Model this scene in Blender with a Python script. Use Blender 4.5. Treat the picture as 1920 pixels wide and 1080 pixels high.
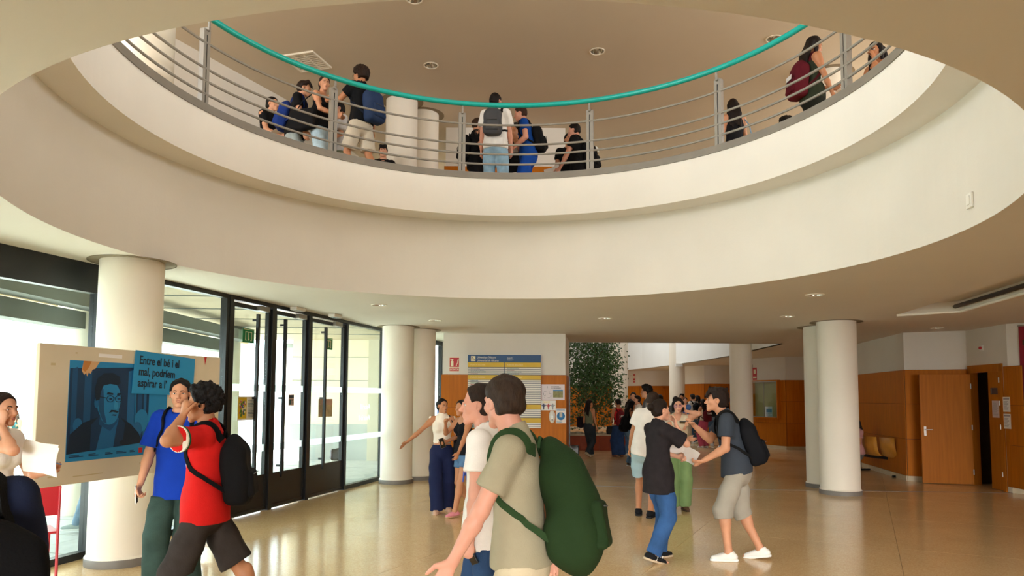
import bpy, bmesh, math, random
import numpy as np
from mathutils import Vector, Matrix
from mathutils.geometry import tessellate_polygon

for o in list(bpy.data.objects):
    bpy.data.objects.remove(o)
SC = bpy.context.scene
COL = SC.collection
PI = math.pi
random.seed(7)

# ------------------------------------------------------------------ camera
cam_d = bpy.data.cameras.new('camera')
cam = bpy.data.objects.new('camera', cam_d)
COL.objects.link(cam)
cam_d.sensor_width = 36.0
cam_d.lens = 1325.0 * 36.0 / 1920.0
cam_d.shift_y = 112.0 / 1920.0
cam_d.clip_start = 0.05
cam.location = (0, 0, 1.65)
cam.rotation_mode = 'XYZ'
cam.matrix_world = Matrix.Translation((0, 0, 1.65)) @ Matrix.Rotation(PI / 2 + 0.0695, 4, 'X') @ Matrix.Rotation(0.0049, 4, 'Z')
SC.camera = cam

# ------------------------------------------------------------------ light
world = bpy.data.worlds.new('sky')
SC.world = world
world.use_nodes = True
bg = world.node_tree.nodes['Background']
bg.inputs['Color'].default_value = (0.86, 0.94, 1.0, 1)
bg.inputs['Strength'].default_value = 6.0
SC.view_settings.view_transform = 'Standard'
SC.view_settings.look = 'None'
SC.view_settings.exposure = 0.44
SC.view_settings.gamma = 1.0
SC.view_settings.use_curve_mapping = False
SC.cycles.use_denoising = True
SC.cycles.max_bounces = 10
SC.cycles.diffuse_bounces = 6
SC.cycles.transparent_max_bounces = 12
SC.cycles.sample_clamp_indirect = 8.0


def area(name, loc, rot, sx, sy, power, color=(1, 1, 1), portal=False):
    d = bpy.data.lights.new(name, 'AREA')
    d.shape = 'RECTANGLE'
    d.size, d.size_y, d.energy, d.color = sx, sy, power, color
    if portal:
        d.cycles.is_portal = True
    o = bpy.data.objects.new(name, d)
    COL.objects.link(o)
    o.location = loc
    o.rotation_euler = rot
    return o


# fill lamps added before the solid wall behind the camera, both storeys
area('fill_front_lower', (1.5, -4.1, 1.4), (PI / 2 - 0.13, 0, 0), 14, 1.8, 120, (1.0, 0.97, 0.93)).data.spread = math.radians(36)
area('fill_front_upper', (1.5, -4.2, 6.0), (PI / 2, 0, 0), 14, 2.8, 130, (0.97, 0.98, 1.0))
# added lamps that brighten the upper gallery from both flanks; no windows there
area('gallery_fill_right', (11.7, 8.0, 6.0), (0, PI / 2, 0), 2.4, 16, 640, (0.92, 0.96, 1.0))
area('gallery_fill_left', (-7.4, 5.6, 6.0), (0, -PI / 2, math.radians(24)), 2.4, 9, 340, (0.90, 0.96, 1.0))
# lamps in place of unseen rooflights over the round opening and the court behind
rl = area('rooflight', (-0.034, 4.6, 7.62), (0, 0, 0), 5.2, 5.2, 70, (0.90, 0.96, 1.0))
rl.data.shape = 'DISK'
area('court_rooflight', (3.9, 28.5, 7.4), (0, 0, 0), 3.2, 8.5, 280, (0.88, 0.95, 1.0))
sun_d = bpy.data.lights.new('sun', 'SUN')
sun_d.energy = 30.0
sun_d.angle = 0.01
sun_d.color = (1.0, 0.95, 0.86)
sun = bpy.data.objects.new('sun', sun_d)
COL.objects.link(sun)
sun.rotation_euler = Vector((0.50, 0.14, -0.86)).to_track_quat('-Z', 'Y').to_euler()
# the glazed left front guides the sky sampling too
pw_ = area('glass_front_portal', (-4.15, 8.6, 1.5), (0, 0, 0), 12.0, 3.0, 0.0, portal=True)
pw_.rotation_euler = Vector((0.969, -0.248, 0)).to_track_quat('-Z', 'Y').to_euler()


# ------------------------------------------------------------------ helpers
def lin(c):
    c = c / 255.0
    return c / 12.92 if c <= 0.04045 else ((c + 0.055) / 1.055) ** 2.4


def rgb(h):
    h = h.lstrip('#')
    return tuple(lin(int(h[i:i + 2], 16)) for i in (0, 2, 4)) + (1.0,)


MATS = {}


def mat(name, col, rough=0.6, metal=0.0, noise=0.0, scale=8.0, bump=0.0, bscale=60.0, spec=0.5, coat=0.0, emit=0.0, stretch=None, rand=0.0, sheen=0.0):
    """Principled material, colour broken up by object-space noise, with fine bump."""
    if name in MATS:
        return MATS[name]
    m = bpy.data.materials.new(name)
    m.use_nodes = True
    nt = m.node_tree
    b = nt.nodes['Principled BSDF']
    c = rgb(col) if isinstance(col, str) else col
    b.inputs['Base Color'].default_value = c
    b.inputs['Roughness'].default_value = rough
    b.inputs['Metallic'].default_value = metal
    b.inputs['Specular IOR Level'].default_value = spec
    b.inputs['Coat Weight'].default_value = coat
    b.inputs['Coat Roughness'].default_value = 0.06
    if sheen:
        b.inputs['Sheen Weight'].default_value = sheen
    if emit:
        b.inputs['Emission Color'].default_value = c
        b.inputs['Emission Strength'].default_value = emit
    co = None
    if noise or bump:
        tc = nt.nodes.new('ShaderNodeTexCoord')
        co = tc.outputs['Object']
        if stretch:
            mp = nt.nodes.new('ShaderNodeMapping')
            mp.inputs['Scale'].default_value = stretch
            nt.links.new(co, mp.inputs['Vector'])
            co = mp.outputs['Vector']
    last = None
    if noise:
        n = nt.nodes.new('ShaderNodeTexNoise')
        n.inputs['Scale'].default_value = scale
        n.inputs['Detail'].default_value = 4
        nt.links.new(co, n.inputs['Vector'])
        r = nt.nodes.new('ShaderNodeMapRange')
        r.inputs['From Min'].default_value = 0.3
        r.inputs['From Max'].default_value = 0.7
        r.inputs['To Min'].default_value = 1 - noise
        r.inputs['To Max'].default_value = 1 + noise
        nt.links.new(n.outputs['Fac'], r.inputs['Value'])
        last = r.outputs['Result']
    if rand:
        oi = nt.nodes.new('ShaderNodeObjectInfo')
        r2 = nt.nodes.new('ShaderNodeMapRange')
        r2.inputs['To Min'].default_value = 1 - rand
        r2.inputs['To Max'].default_value = 1 + rand
        nt.links.new(oi.outputs['Random'], r2.inputs['Value'])
        if last:
            mu = nt.nodes.new('ShaderNodeMath')
            mu.operation = 'MULTIPLY'
            nt.links.new(last, mu.inputs[0])
            nt.links.new(r2.outputs['Result'], mu.inputs[1])
            last = mu.outputs[0]
        else:
            last = r2.outputs['Result']
    if last:
        vm = nt.nodes.new('ShaderNodeVectorMath')
        vm.operation = 'SCALE'
        vm.inputs[0].default_value = c[:3]
        nt.links.new(last, vm.inputs['Scale'])
        nt.links.new(vm.outputs['Vector'], b.inputs['Base Color'])
    if bump:
        n2 = nt.nodes.new('ShaderNodeTexNoise')
        n2.inputs['Scale'].default_value = bscale
        n2.inputs['Detail'].default_value = 3
        nt.links.new(co, n2.inputs['Vector'])
        bp = nt.nodes.new('ShaderNodeBump')
        bp.inputs['Strength'].default_value = bump
        bp.inputs['Distance'].default_value = 0.01
        nt.links.new(n2.outputs['Fac'], bp.inputs['Height'])
        nt.links.new(bp.outputs['Normal'], b.inputs['Normal'])
    MATS[name] = m
    return m


def glass(name, tint=(0.90, 0.97, 0.95), refl=0.10):
    m = bpy.data.materials.new(name)
    m.use_nodes = True
    nt = m.node_tree
    nt.nodes.remove(nt.nodes['Principled BSDF'])
    out = nt.nodes['Material Output']
    tr = nt.nodes.new('ShaderNodeBsdfTransparent')
    tr.inputs['Color'].default_value = tint + (1,)
    gl = nt.nodes.new('ShaderNodeBsdfGlossy')
    gl.inputs['Roughness'].default_value = 0.02
    fr = nt.nodes.new('ShaderNodeLayerWeight')
    fr.inputs['Blend'].default_value = 0.5
    pw = nt.nodes.new('ShaderNodeMath')
    pw.operation = 'POWER'
    pw.inputs[1].default_value = 4.0
    nt.links.new(fr.outputs['Facing'], pw.inputs[0])
    fr = nt.nodes.new('ShaderNodeMapRange')
    fr.inputs['To Min'].default_value = 0.03
    fr.inputs['To Max'].default_value = 0.7
    nt.links.new(pw.outputs[0], fr.inputs['Value'])
    mx = nt.nodes.new('ShaderNodeMixShader')
    nt.links.new(fr.outputs['Result'], mx.inputs['Fac'])
    nt.links.new(tr.outputs[0], mx.inputs[1])
    nt.links.new(gl.outputs[0], mx.inputs[2])
    nt.links.new(mx.outputs[0], out.inputs['Surface'])
    MATS[name] = m
    return m


class MB:
    """collects simple solids and links them as one mesh object"""

    def __init__(self):
        self.v, self.f, self.mi = [], [], []

    def add(self, vs, fs, mi=0):
        n = len(self.v)
        self.v += [tuple(p) for p in vs]
        self.f += [tuple(i + n for i in q) for q in fs]
        self.mi += [mi] * len(fs)
        return self

    def box(self, x0, x1, y0, y1, z0, z1, M=None, mi=0):
        vs = [Vector(p) for p in ((x0, y0, z0), (x1, y0, z0), (x1, y1, z0), (x0, y1, z0), (x0, y0, z1), (x1, y0, z1), (x1, y1, z1), (x0, y1, z1))]
        if M is not None:
            vs = [M @ p for p in vs]
        return self.add(vs, [(3, 2, 1, 0), (4, 5, 6, 7), (0, 1, 5, 4), (1, 2, 6, 5), (2, 3, 7, 6), (3, 0, 4, 7)], mi)

    def lathe(self, prof, n=32, c=(0, 0, 0), M=None, mi=0, a0=0.0, a1=2 * PI):
        full = abs(a1 - a0 - 2 * PI) < 1e-6
        m = n if full else n + 1
        vs = []
        for r, z in prof:
            for k in range(m):
                a = a0 + (a1 - a0) * k / n
                p = Vector((c[0] + r * math.cos(a), c[1] + r * math.sin(a), c[2] + z))
                vs.append(M @ p if M is not None else p)
        fs = []
        for i in range(len(prof) - 1):
            for k in range(n):
                k2 = (k + 1) % m
                fs.append((i * m + k, i * m + k2, (i + 1) * m + k2, (i + 1) * m + k))
        return self.add(vs, fs, mi)

    def cyl(self, a, b, r, n=12, r2=None, mi=0):
        a, b = Vector(a), Vector(b)
        r2 = r if r2 is None else r2
        d = (b - a).normalized()
        u = d.orthogonal().normalized()
        w = d.cross(u)
        vs = []
        for p, rr in ((a, r), (b, r2)):
            for k in range(n):
                t = 2 * PI * k / n
                vs.append(p + u * (rr * math.cos(t)) + w * (rr * math.sin(t)))
        fs = [(k, (k + 1) % n, n + (k + 1) % n, n + k) for k in range(n)]
        fs += [tuple(range(n - 1, -1, -1)), tuple(range(n, 2 * n))]
        return self.add(vs, fs, mi)

    def tube(self, pts, r, n=10, closed=False, mi=0):
        pts = [Vector(p) for p in pts]
        N = len(pts)
        vs = []
        u = None
        for i, p in enumerate(pts):
            if closed:
                d = (pts[(i + 1) % N] - pts[i - 1]).normalized()
            else:
                d = (pts[min(i + 1, N - 1)] - pts[max(i - 1, 0)]).normalized()
            if u is None:
                u = d.orthogonal().normalized()
            u = (u - d * u.dot(d)).normalized()
            w = d.cross(u)
            rr = r[i] if isinstance(r, (list, tuple)) else r
            for k in range(n):
                t = 2 * PI * k / n
                vs.append(p + u * (rr * math.cos(t)) + w * (rr * math.sin(t)))
        fs = []
        for i in range(N if closed else N - 1):
            j = (i + 1) % N
            for k in range(n):
                fs.append((i * n + k, i * n + (k + 1) % n, j * n + (k + 1) % n, j * n + k))
        if not closed:
            fs += [tuple(range(n - 1, -1, -1)), tuple(range((N - 1) * n, N * n))]
        return self.add(vs, fs, mi)

    def prism(self, poly, z0, z1, mi=0, M=None):
        n = len(poly)
        vs = [Vector((p[0], p[1], z0)) for p in poly] + [Vector((p[0], p[1], z1)) for p in poly]
        if M is not None:
            vs = [M @ p for p in vs]
        fs = [tuple(range(n - 1, -1, -1)), tuple(range(n, 2 * n))]
        fs += [(k, (k + 1) % n, n + (k + 1) % n, n + k) for k in range(n)]
        return self.add(vs, fs, mi)

    def flat(self, loops, z, up=False, mi=0):
        """polygon with holes at height z"""
        vl = [[Vector((p[0], p[1], 0)) for p in L] for L in loops]
        tris = tessellate_polygon(vl)
        vs = [(p.x, p.y, z) for L in vl for p in L]
        fs = []
        for t in tris:
            a, b, c = (Vector(vs[i]) for i in t)
            nz = (b - a).cross(c - a).z
            fs.append(tuple(t) if (nz > 0) == up else tuple(reversed(t)))
        return self.add(vs, fs, mi)

    def build(self, name, m, parent=None, smooth=False, loc=None, bevel=0.0):
        me = bpy.data.meshes.new(name)
        me.from_pydata(self.v, [], self.f)
        ms = m if isinstance(m, (list, tuple)) else [m]
        for x in ms:
            me.materials.append(x)
        if len(ms) > 1:
            me.polygons.foreach_set('material_index', self.mi)
        if smooth:
            me.polygons.foreach_set('use_smooth', [True] * len(me.polygons))
            try:
                me.set_sharp_from_angle(angle=math.radians(40))
            except Exception:
                pass
        me.update()
        o = bpy.data.objects.new(name, me)
        COL.objects.link(o)
        if parent is not None:
            o.parent = parent
        if loc is not None:
            o.location = loc
        if bevel:
            bv = o.modifiers.new('edge', 'BEVEL')
            bv.width = bevel
            bv.segments = 2
            bv.limit_method = 'ANGLE'
        return o


def tag(o, label=None, cat=None, group=None, kind=None):
    if label:
        o['label'] = label
    if cat:
        o['category'] = cat
    if group:
        o['group'] = group
    if kind:
        o['kind'] = kind
    return o


def empty(name, loc=(0, 0, 0), rz=0.0):
    o = bpy.data.objects.new(name, None)
    COL.objects.link(o)
    o.location = loc
    o.rotation_euler = (0, 0, rz)
    o.empty_display_size = 0.1
    return o


def structure(o, label=None):
    o['kind'] = 'structure'
    if label:
        o['label'] = label
    return o


def frame_M(p0, p1):
    """x along p0->p1, y to the left of it, z up"""
    d = Vector((p1[0] - p0[0], p1[1] - p0[1], 0))
    L = d.length
    d.normalize()
    M = Matrix(((d.x, -d.y, 0, p0[0]), (d.y, d.x, 0, p0[1]), (0, 0, 1, 0), (0, 0, 0, 1)))
    return M, L


def text_obj(name, txt, size, m, M, parent=None, align='LEFT', ext=0.0008, narrow=1.0, bold=0.0, shear=0.0):
    cu = bpy.data.curves.new(name, 'FONT')
    cu.body = txt
    cu.size = size
    cu.align_x = align
    cu.extrude = ext
    cu.offset = bold
    cu.shear = shear
    cu.resolution_u = 3
    tmp = bpy.data.objects.new(name + '_tmp', cu)
    me = bpy.data.meshes.new_from_object(tmp)
    bpy.data.objects.remove(tmp)
    bpy.data.curves.remove(cu)
    me.materials.clear()
    me.materials.append(m)
    o = bpy.data.objects.new(name, me)
    COL.objects.link(o)
    me.transform(M @ Matrix.Diagonal((narrow, 1, 1, 1)))
    if parent is not None:
        o.parent = parent
    return o


# ------------------------------------------------------------------ materials
PLASTER = mat('plaster_cream', '#e4dfd5', 0.85, noise=0.03, scale=1.2, bump=0.12, bscale=35)
CEILM = mat('ceiling_paint', '#d9d1c2', 0.9, noise=0.02, scale=0.8, bump=0.06, bscale=30)
CEIL2M = mat('upper_ceiling_paint', '#cfc3ae', 0.9, noise=0.02, scale=0.8, bump=0.06, bscale=30)
COLM = mat('column_paint', '#ece4d4', 0.6, noise=0.02, scale=1.5, bump=0.05, bscale=25)
SKIRT = mat('grey_skirting', '#77716a', 0.5, noise=0.05, scale=10)
WOOD = mat('cherry_veneer', '#bd6c12', 0.45, spec=0.14, noise=0.10, scale=3.0, bump=0.02, bscale=80, stretch=(7, 7, 0.6), rand=0.05)
WOODD = mat('oak_door_veneer', '#b46a18', 0.5, spec=0.15, noise=0.10, scale=3.0, stretch=(9, 9, 0.5), rand=0.04)
JOINT = mat('joint_dark', '#3a2412', 0.8)  # dark brown backing strip in the panel joints
STONE = mat('cream_marble', '#d8c8a8', 0.35, noise=0.08, scale=6)
BLACKM = mat('black_steel', '#15171a', 0.38, noise=0.05, scale=20)
GREYM = mat('grey_painted_steel', '#8d877d', 0.42, noise=0.03, scale=12)
TEAL = mat('teal_enamel', '#00a79d', 0.3, noise=0.02, scale=10)
STRIP = mat('grey_curb', '#7f786d', 0.6, noise=0.05, scale=6)
METAL = mat('brushed_metal', '#a39d92', 0.45, 0.7)
CHROME = mat('chrome', '#d8d8d8', 0.12, 1.0)
PAPER = mat('white_paper', '#f2efea', 0.8, noise=0.01, scale=10)
WHITEP = mat('white_plastic', '#efece4', 0.4)
BLACKP = mat('black_plastic', '#141414', 0.45, noise=0.05, scale=20)
REDP = mat('red_plastic', '#c41e25', 0.4)
GREENP = mat('green_sign', '#0c7f47', 0.45)
CREAMP = mat('sign_cream', '#efe9c8', 0.5)
GLASS = glass('clear_glass')
FROST = mat('frosted_vinyl', '#f4f8f8', 0.6)
_nt = FROST.node_tree
_tl = _nt.nodes.new('ShaderNodeBsdfTranslucent')
_mx = _nt.nodes.new('ShaderNodeMixShader')
_tl.inputs['Color'].default_value = (0.95, 1.0, 1.0, 1)
_mx.inputs['Fac'].default_value = 0.75
_nt.links.new(_nt.nodes['Principled BSDF'].outputs[0], _mx.inputs[1])
_nt.links.new(_tl.outputs[0], _mx.inputs[2])
_nt.links.new(_mx.outputs[0], _nt.nodes['Material Output'].inputs['Surface'])
CONC = mat('concrete_soffit', '#b4a488', 0.85, noise=0.08, scale=2.0, bump=0.15, bscale=20)
CONCG = mat('grey_concrete', '#7d817c', 0.8, noise=0.06, scale=3.0)
PAVER = mat('grey_paver', '#bcc0be', 0.75, noise=0.08, scale=4.0, bump=0.1, bscale=40, rand=0.05)


def terrazzo():
    m = bpy.data.materials.new('polished_terrazzo')
    m.use_nodes = True
    nt = m.node_tree
    b = nt.nodes['Principled BSDF']
    tc = nt.nodes.new('ShaderNodeTexCoord')
    v = nt.nodes.new('ShaderNodeTexVoronoi')
    v.inputs['Scale'].default_value = 90
    n = nt.nodes.new('ShaderNodeTexNoise')
    n.inputs['Scale'].default_value = 1.4
    n.inputs['Detail'].default_value = 5
    nt.links.new(tc.outputs['Object'], v.inputs['Vector'])
    nt.links.new(tc.outputs['Object'], n.inputs['Vector'])
    cr = nt.nodes.new('ShaderNodeValToRGB')
    cr.color_ramp.elements[0].color = rgb('#d9b581')
    cr.color_ramp.elements[1].color = rgb('#e8cb9c')
    sep = nt.nodes.new('ShaderNodeSeparateColor')
    nt.links.new(v.outputs['Color'], sep.inputs['Color'])
    nt.links.new(sep.outputs['Red'], cr.inputs['Fac'])
    mx = nt.nodes.new('ShaderNodeMix')
    mx.data_type = 'RGBA'
    mx.blend_type = 'MULTIPLY'
    mx.inputs['Factor'].default_value = 0.35
    cr2 = nt.nodes.new('ShaderNodeValToRGB')
    cr2.color_ramp.elements[0].position = 0.3
    cr2.color_ramp.elements[1].position = 0.7
    cr2.color_ramp.elements[0].color = (0.85, 0.85, 0.85, 1)
    cr2.color_ramp.elements[1].color = (1, 1, 1, 1)
    nt.links.new(n.outputs['Fac'], cr2.inputs['Fac'])
    nt.links.new(cr.outputs['Color'], mx.inputs['A'])
    nt.links.new(cr2.outputs['Color'], mx.inputs['B'])
    nt.links.new(mx.outputs['Result'], b.inputs['Base Color'])
    b.inputs['Roughness'].default_value = 0.16
    b.inputs['Specular IOR Level'].default_value = 0.6
    r = nt.nodes.new('ShaderNodeMapRange')
    r.inputs['To Min'].default_value = 0.10
    r.inputs['To Max'].default_value = 0.22
    nt.links.new(n.outputs['Fac'], r.inputs['Value'])
    nt.links.new(r.outputs['Result'], b.inputs['Roughness'])
    return m


TERR = terrazzo()


def planar_clip(poly, a, b, c):
    """keep the part of a polygon where a*x + b*y <= c"""
    out = []
    for i in range(len(poly)):
        p, q = poly[i], poly[(i + 1) % len(poly)]
        dp, dq = a * p[0] + b * p[1] - c, a * q[0] + b * q[1] - c
        if dp <= 0:
            out.append(p)
        if dp * dq < 0:
            t = dp / (dp - dq)
            out.append((p[0] + (q[0] - p[0]) * t, p[1] + (q[1] - p[1]) * t))
    return out


# ------------------------------------------------------------------ the shell
H1, Z2, Z3, Z4 = 3.0, 4.07, 4.57, 7.5
RC = (-0.034, 5.99)
R1, R2 = 3.68, 3.33
NS = 144


def ring(r, n=NS):
    return [(RC[0] + r * math.cos(2 * PI * k / n), RC[1] + r * math.sin(2 * PI * k / n)) for k in range(n)]


def gx(y):
    """x of the glass wall at depth y"""
    return -2.63 - 0.256 * (14.06 - y)


# floor: large polished slabs on a bed, laid at an angle to the hall
fl = MB().box(-8, 12.5, -4.5, 40, -0.2, -0.012).build('floor', mat('screed', '#8d7a58', 0.8))
structure(fl, 'polished cream terrazzo floor of the hall')
ta = math.radians(-26.5)
ux, uy = (math.cos(ta), math.sin(ta)), (-math.sin(ta), math.cos(ta))
TS = 2.19
o0 = (-3.56, 6.95)
for i in range(-9, 13):
    for j in range(-8, 19):
        g = 0.002
        cs = []
        for a, b in ((i * TS + g, j * TS + g), ((i + 1) * TS - g, j * TS + g), ((i + 1) * TS - g, (j + 1) * TS - g), (i * TS + g, (j + 1) * TS - g)):
            cs.append((o0[0] + ux[0] * a + uy[0] * b, o0[1] + ux[1] * a + uy[1] * b))
        poly = cs
        for cl in ((1, -0.256, -2.63 - 0.256 * 14.06 + 5.3), (-1, 0.256, 2.63 + 0.256 * 14.06 + 0.0), (1, 0, 12), (0, -1, 4.2), (0, 1, 38.5)):
            if cl[0] == 1 and cl[1] != 0:
                continue
            poly = planar_clip(poly, *cl) if poly else poly
        if len(poly) < 3:
            continue
        cx = sum(p[0] for p in poly) / len(poly)
        cy = sum(p[1] for p in poly) / len(poly)
        if not (-7 < cx < 12 and -4 < cy < 38):
            continue
        MB().prism(poly, -0.012, 0.0).build('floor_tile', TERR, fl)

# outline of the lower ceiling and of the second, sky-lit court behind
VOID2 = [(1.41, 17.3), (6.65, 17.5), (6.82, 20.5), (6.97, 22.5), (6.85, 26.0), (6.58, 29.5), (6.1, 33.0), (5.4, 35.5), (4.4, 37.5), (1.3, 37.6)]
OUT1 = [(gx(-4.2), -4.2), (12, -4.2), (12, 38), (1.3, 38), (1.3, 37.6)] + list(reversed(VOID2[1:-1])) + [VOID2[0], (-1.7, 17.6)]
REC = [(6.19, 11.23), (6.81, 10.66), (6.42, 8.78), (6.1, 7.2), (5.45, 7.3), (5.61, 7.91)]
DL1 = [(-1.97, 10.39), (-1.36, 12.48), (1.59, 12.02), (3.95, 9.15), (4.54, 11.6), (8.09, 13.39)]
DL2 = [(-1.47, 10.05), (-1.46, 12.14), (1.42, 11.6), (4.25, 11.15)]


SKY = (-0.034, 4.6, 2.7)


def hole(x, y, r):
    return [(x + r * math.cos(2 * PI * k / 24), y + r * math.sin(2 * PI * k / 24)) for k in range(24)]


c1 = MB().flat([OUT1, ring(R1), REC] + [hole(x, y, 0.098) for x, y in DL1], H1, up=False)
ceil1 = c1.build('ceiling', CEILM)
structure(ceil1, 'low plaster ceiling of the ground floor around the round opening')
# recessed service tray in that ceiling
rm = MB()
n = len(REC)
for k in range(n):
    p, q = REC[k], REC[(k + 1) % n]
    rm.add([(p[0], p[1], H1), (q[0], q[1], H1), (q[0], q[1], H1 + 0.14), (p[0], p[1], H1 + 0.14)], [(0, 1, 2, 3)])
rm.flat([REC], H1 + 0.14, up=False)
rm.build('ceiling_tray', CEILM, ceil1)
MB().tube([(6.16, 11.25, H1 - 0.015), (6.83, 10.68, H1 - 0.015), (6.44, 8.78, H1 - 0.015), (6.12, 7.2, H1 - 0.015)], 0.022, 6).build('tray_edge', mat('tray_edge_white', '#efe8da', 0.6), ceil1)
MB().tube([(6.72, 10.66, H1 + 0.05), (6.34, 8.8, H1 + 0.05), (6.02, 7.2, H1 + 0.05)], 0.03, 6).build('tray_gap', BLACKP, ceil1)

# stepped round opening: lower drum, soffit, upper drum and kerb
dr = MB()
lo, hi, rr2 = ring(R1), ring(R1), ring(R2)
for k in range(NS):
    j = (k + 1) % NS
    dr.add([lo[k] + (H1,), lo[j] + (H1,), lo[j] + (Z2,), lo[k] + (Z2,)], [(0, 3, 2, 1)])
drum1 = dr.build('wall_drum_lower', PLASTER, smooth=True)
structure(drum1, 'tall cream plaster band around the lower edge of the round opening')
dr = MB()
for k in range(NS):
    j = (k + 1) % NS
    dr.add([rr2[k] + (Z2,), rr2[j] + (Z2,), rr2[j] + (Z3,), rr2[k] + (Z3,)], [(0, 3, 2, 1)])
structure(dr.build('wall_drum_upper', PLASTER, smooth=True), 'narrower cream band under the upper balustrade')
dr = MB()
for k in range(NS):
    j = (k + 1) % NS
    dr.add([lo[k] + (Z2,), lo[j] + (Z2,), rr2[j] + (Z2,), rr2[k] + (Z2,)], [(0, 1, 2, 3)])
structure(dr.build('trim_soffit', PLASTER, smooth=True), 'ring soffit between the two plaster bands')
dr = MB()
ro = ring(R2 + 0.16)
ri = ring(R2 - 0.012)
for k in range(NS):
    j = (k + 1) % NS
    dr.add([ri[k] + (Z3,), ri[j] + (Z3,), ri[j] + (4.655,), ri[k] + (4.655,), ro[k] + (4.655,), ro[j] + (4.655,), ro[j] + (Z3,), ro[k] + (Z3,)],
           [(0, 3, 2, 1), (3, 4, 5, 2), (4, 7, 6, 5), (0, 1, 6, 7)])
structure(dr.build('trim_curb', STRIP, smooth=True), 'grey kerb under the upper balustrade')

# upper storey slab and ceiling
OUT2 = [(-9, -4.2), (12, -4.2), (12, 38), (1.3, 38), (1.3, 37.6)] + list(reversed(VOID2[1:-1])) + [VOID2[0], (-9, 17.3)]
structure(MB().flat([OUT2, ring(R2)], 4.58, up=True).build('floor_upper', mat('upper_floor', '#c9ab78', 0.25)), 'floor of the upper gallery')
structure(MB().flat([[(-9, -4.2), (12, -4.2), (12, 19.5), (-9, 19.5)]] + [hole(x, y, 0.11) for x, y in DL2] + [hole(SKY[0], SKY[1], SKY[2])], Z4, up=False).box(-9, 12, -4.2, 19.5, Z4 + 0.45, Z4 + 0.5).build('ceiling_upper', CEIL2M), 'tan ceiling over the upper gallery')
rf = MB()
rf.box(-9, 12, 19.5, 38, Z4, Z4 + 0.3)
structure(rf.build('ceiling_rear', CEIL2M))

kb = MB()
hs_ = hole(*SKY)
for k in range(24):
    p, q = hs_[k], hs_[(k + 1) % 24]
    kb.add([(p[0], p[1], Z4), (q[0], q[1], Z4), (q[0], q[1], Z4 + 0.45), (p[0], p[1], Z4 + 0.45)], [(0, 3, 2, 1)])
structure(kb.build('trim_skylight_kerb', PLASTER), 'kerb of the round rooflight over the opening')

# fascia of the second court, white and lit from its skylight
fm = MB()
WHITEW = mat('court_white', '#e9e9e4', 0.85, noise=0.02, scale=1.0)
for k in range(1, len(VOID2) - 1):
    p, q = VOID2[k], VOID2[k + 1]
    M, L = frame_M(p, q)
    fm.box(0, L + 0.02, -0.12, 0, H1 - 0.0, 4.6, M)
fm.box(1.41, 6.65, 17.32, 17.42, H1, 4.6)
structure(fm.build('trim_court_fascia', WHITEW), 'white curved fascia of the sky-lit court behind')
structure(MB().box(6.48, 6.75, 27.9, 28.0, H1 - 0.12, H1 + 0.0).build('trim_fascia_step', WHITEW))

# ------------------------------------------------------------------ walls
def wall(name, p0, p1, z0, z1, m=PLASTER, th=0.15, label=None):
    M, L = frame_M(p0, p1)
    o = MB().box(0, L, 0, th, z0, z1, M).build(name, m)
    structure(o, label)
    return o


def panels(parent, p0, p1, rows, width, m=WOOD, name='wood_panel', gap=0.006, th=0.018):
    """veneered wainscot panels standing proud of the wall face (p0->p1, room on the right-hand side)"""
    M, L = frame_M(p0, p1)
    k = max(1, round(L / width))
    w = L / k
    cache = {}
    for r in range(len(rows) - 1):
        h = rows[r + 1] - rows[r]
        key = round(h, 4)
        if key not in cache:
            mb = MB().box(gap / 2, w - gap / 2, -th, 0, gap / 2, h - gap / 2)
            me_o = mb.build(name, m, parent)
            cache[key] = me_o.data
            first = me_o
        else:
            first = None
        for c in range(k):
            if c == 0 and first is not None:
                o = first
            else:
                o = bpy.data.objects.new(name, cache[key])
                COL.objects.link(o)
                o.parent = parent
            o.matrix_local = M @ Matrix.Translation((c * w, 0, rows[r]))
    MB().box(0, L, -0.004, 0, rows[0], rows[-1], M).build('panel_joint', JOINT, parent)


ROWS = [0.10, 0.84, 1.545, 2.24]


def sawtooth(name, p0, p1, label, z1=H1, pan=True, width=2.6, base=True):
    w = wall(name, p0, p1, 0, z1, PLASTER, 0.12, label)
    if pan:
        panels(w, p0, p1, ROWS, width)
    if base:
        M, L = frame_M(p0, p1)
        MB().box(0, L, -0.028, 0, 0, 0.10, M).build('baseboard', STONE, w)
    return w


# p0 -> p1 runs so that the room lies on the right (frame_M's -y side)
A, B, C0 = (8.0, 14.4), (8.97, 13.92), (8.86, 12.62)
D, E, F, G = (9.5, 22.9), (8.88, 22.93), (8.2, 24.5), (9.6, 29.4)
sawtooth('wall_right_bay', A, B, 'wood-panelled wall behind the open door')
sawtooth('wall_right_long', D, A, 'long wood-panelled wall behind the right columns')
sawtooth('wall_right_corner', E, (10.2, 22.93), 'dark wood-panelled return wall beyond the columns')
sawtooth('wall_right_display', F, E, 'wood-panelled wall with the display case')
sawtooth('wall_right_recess', G, F, None)
sawtooth('wall_right_far_return', (8.0, 29.4), (9.6, 29.4), None)
sawtooth('wall_right_far_bay', (7.25, 31.2), (8.0, 29.4), None)
sawtooth('wall_right_far_recess', (8.2, 35.5), (7.25, 31.2), None)
sawtooth('wall_right_last_return', (6.4, 35.5), (8.2, 35.5), None)
sawtooth('wall_right_last_bay', (5.6, 37.6), (6.4, 35.5), None)
sawtooth('wall_back', (1.3, 37.55), (5.6, 37.55), 'far wall of the sky-lit court', z1=4.6)
wall('wall_court_left', (1.36, 17.3), (1.36, 37.6), 0, 4.6, PLASTER, 0.1)

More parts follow.
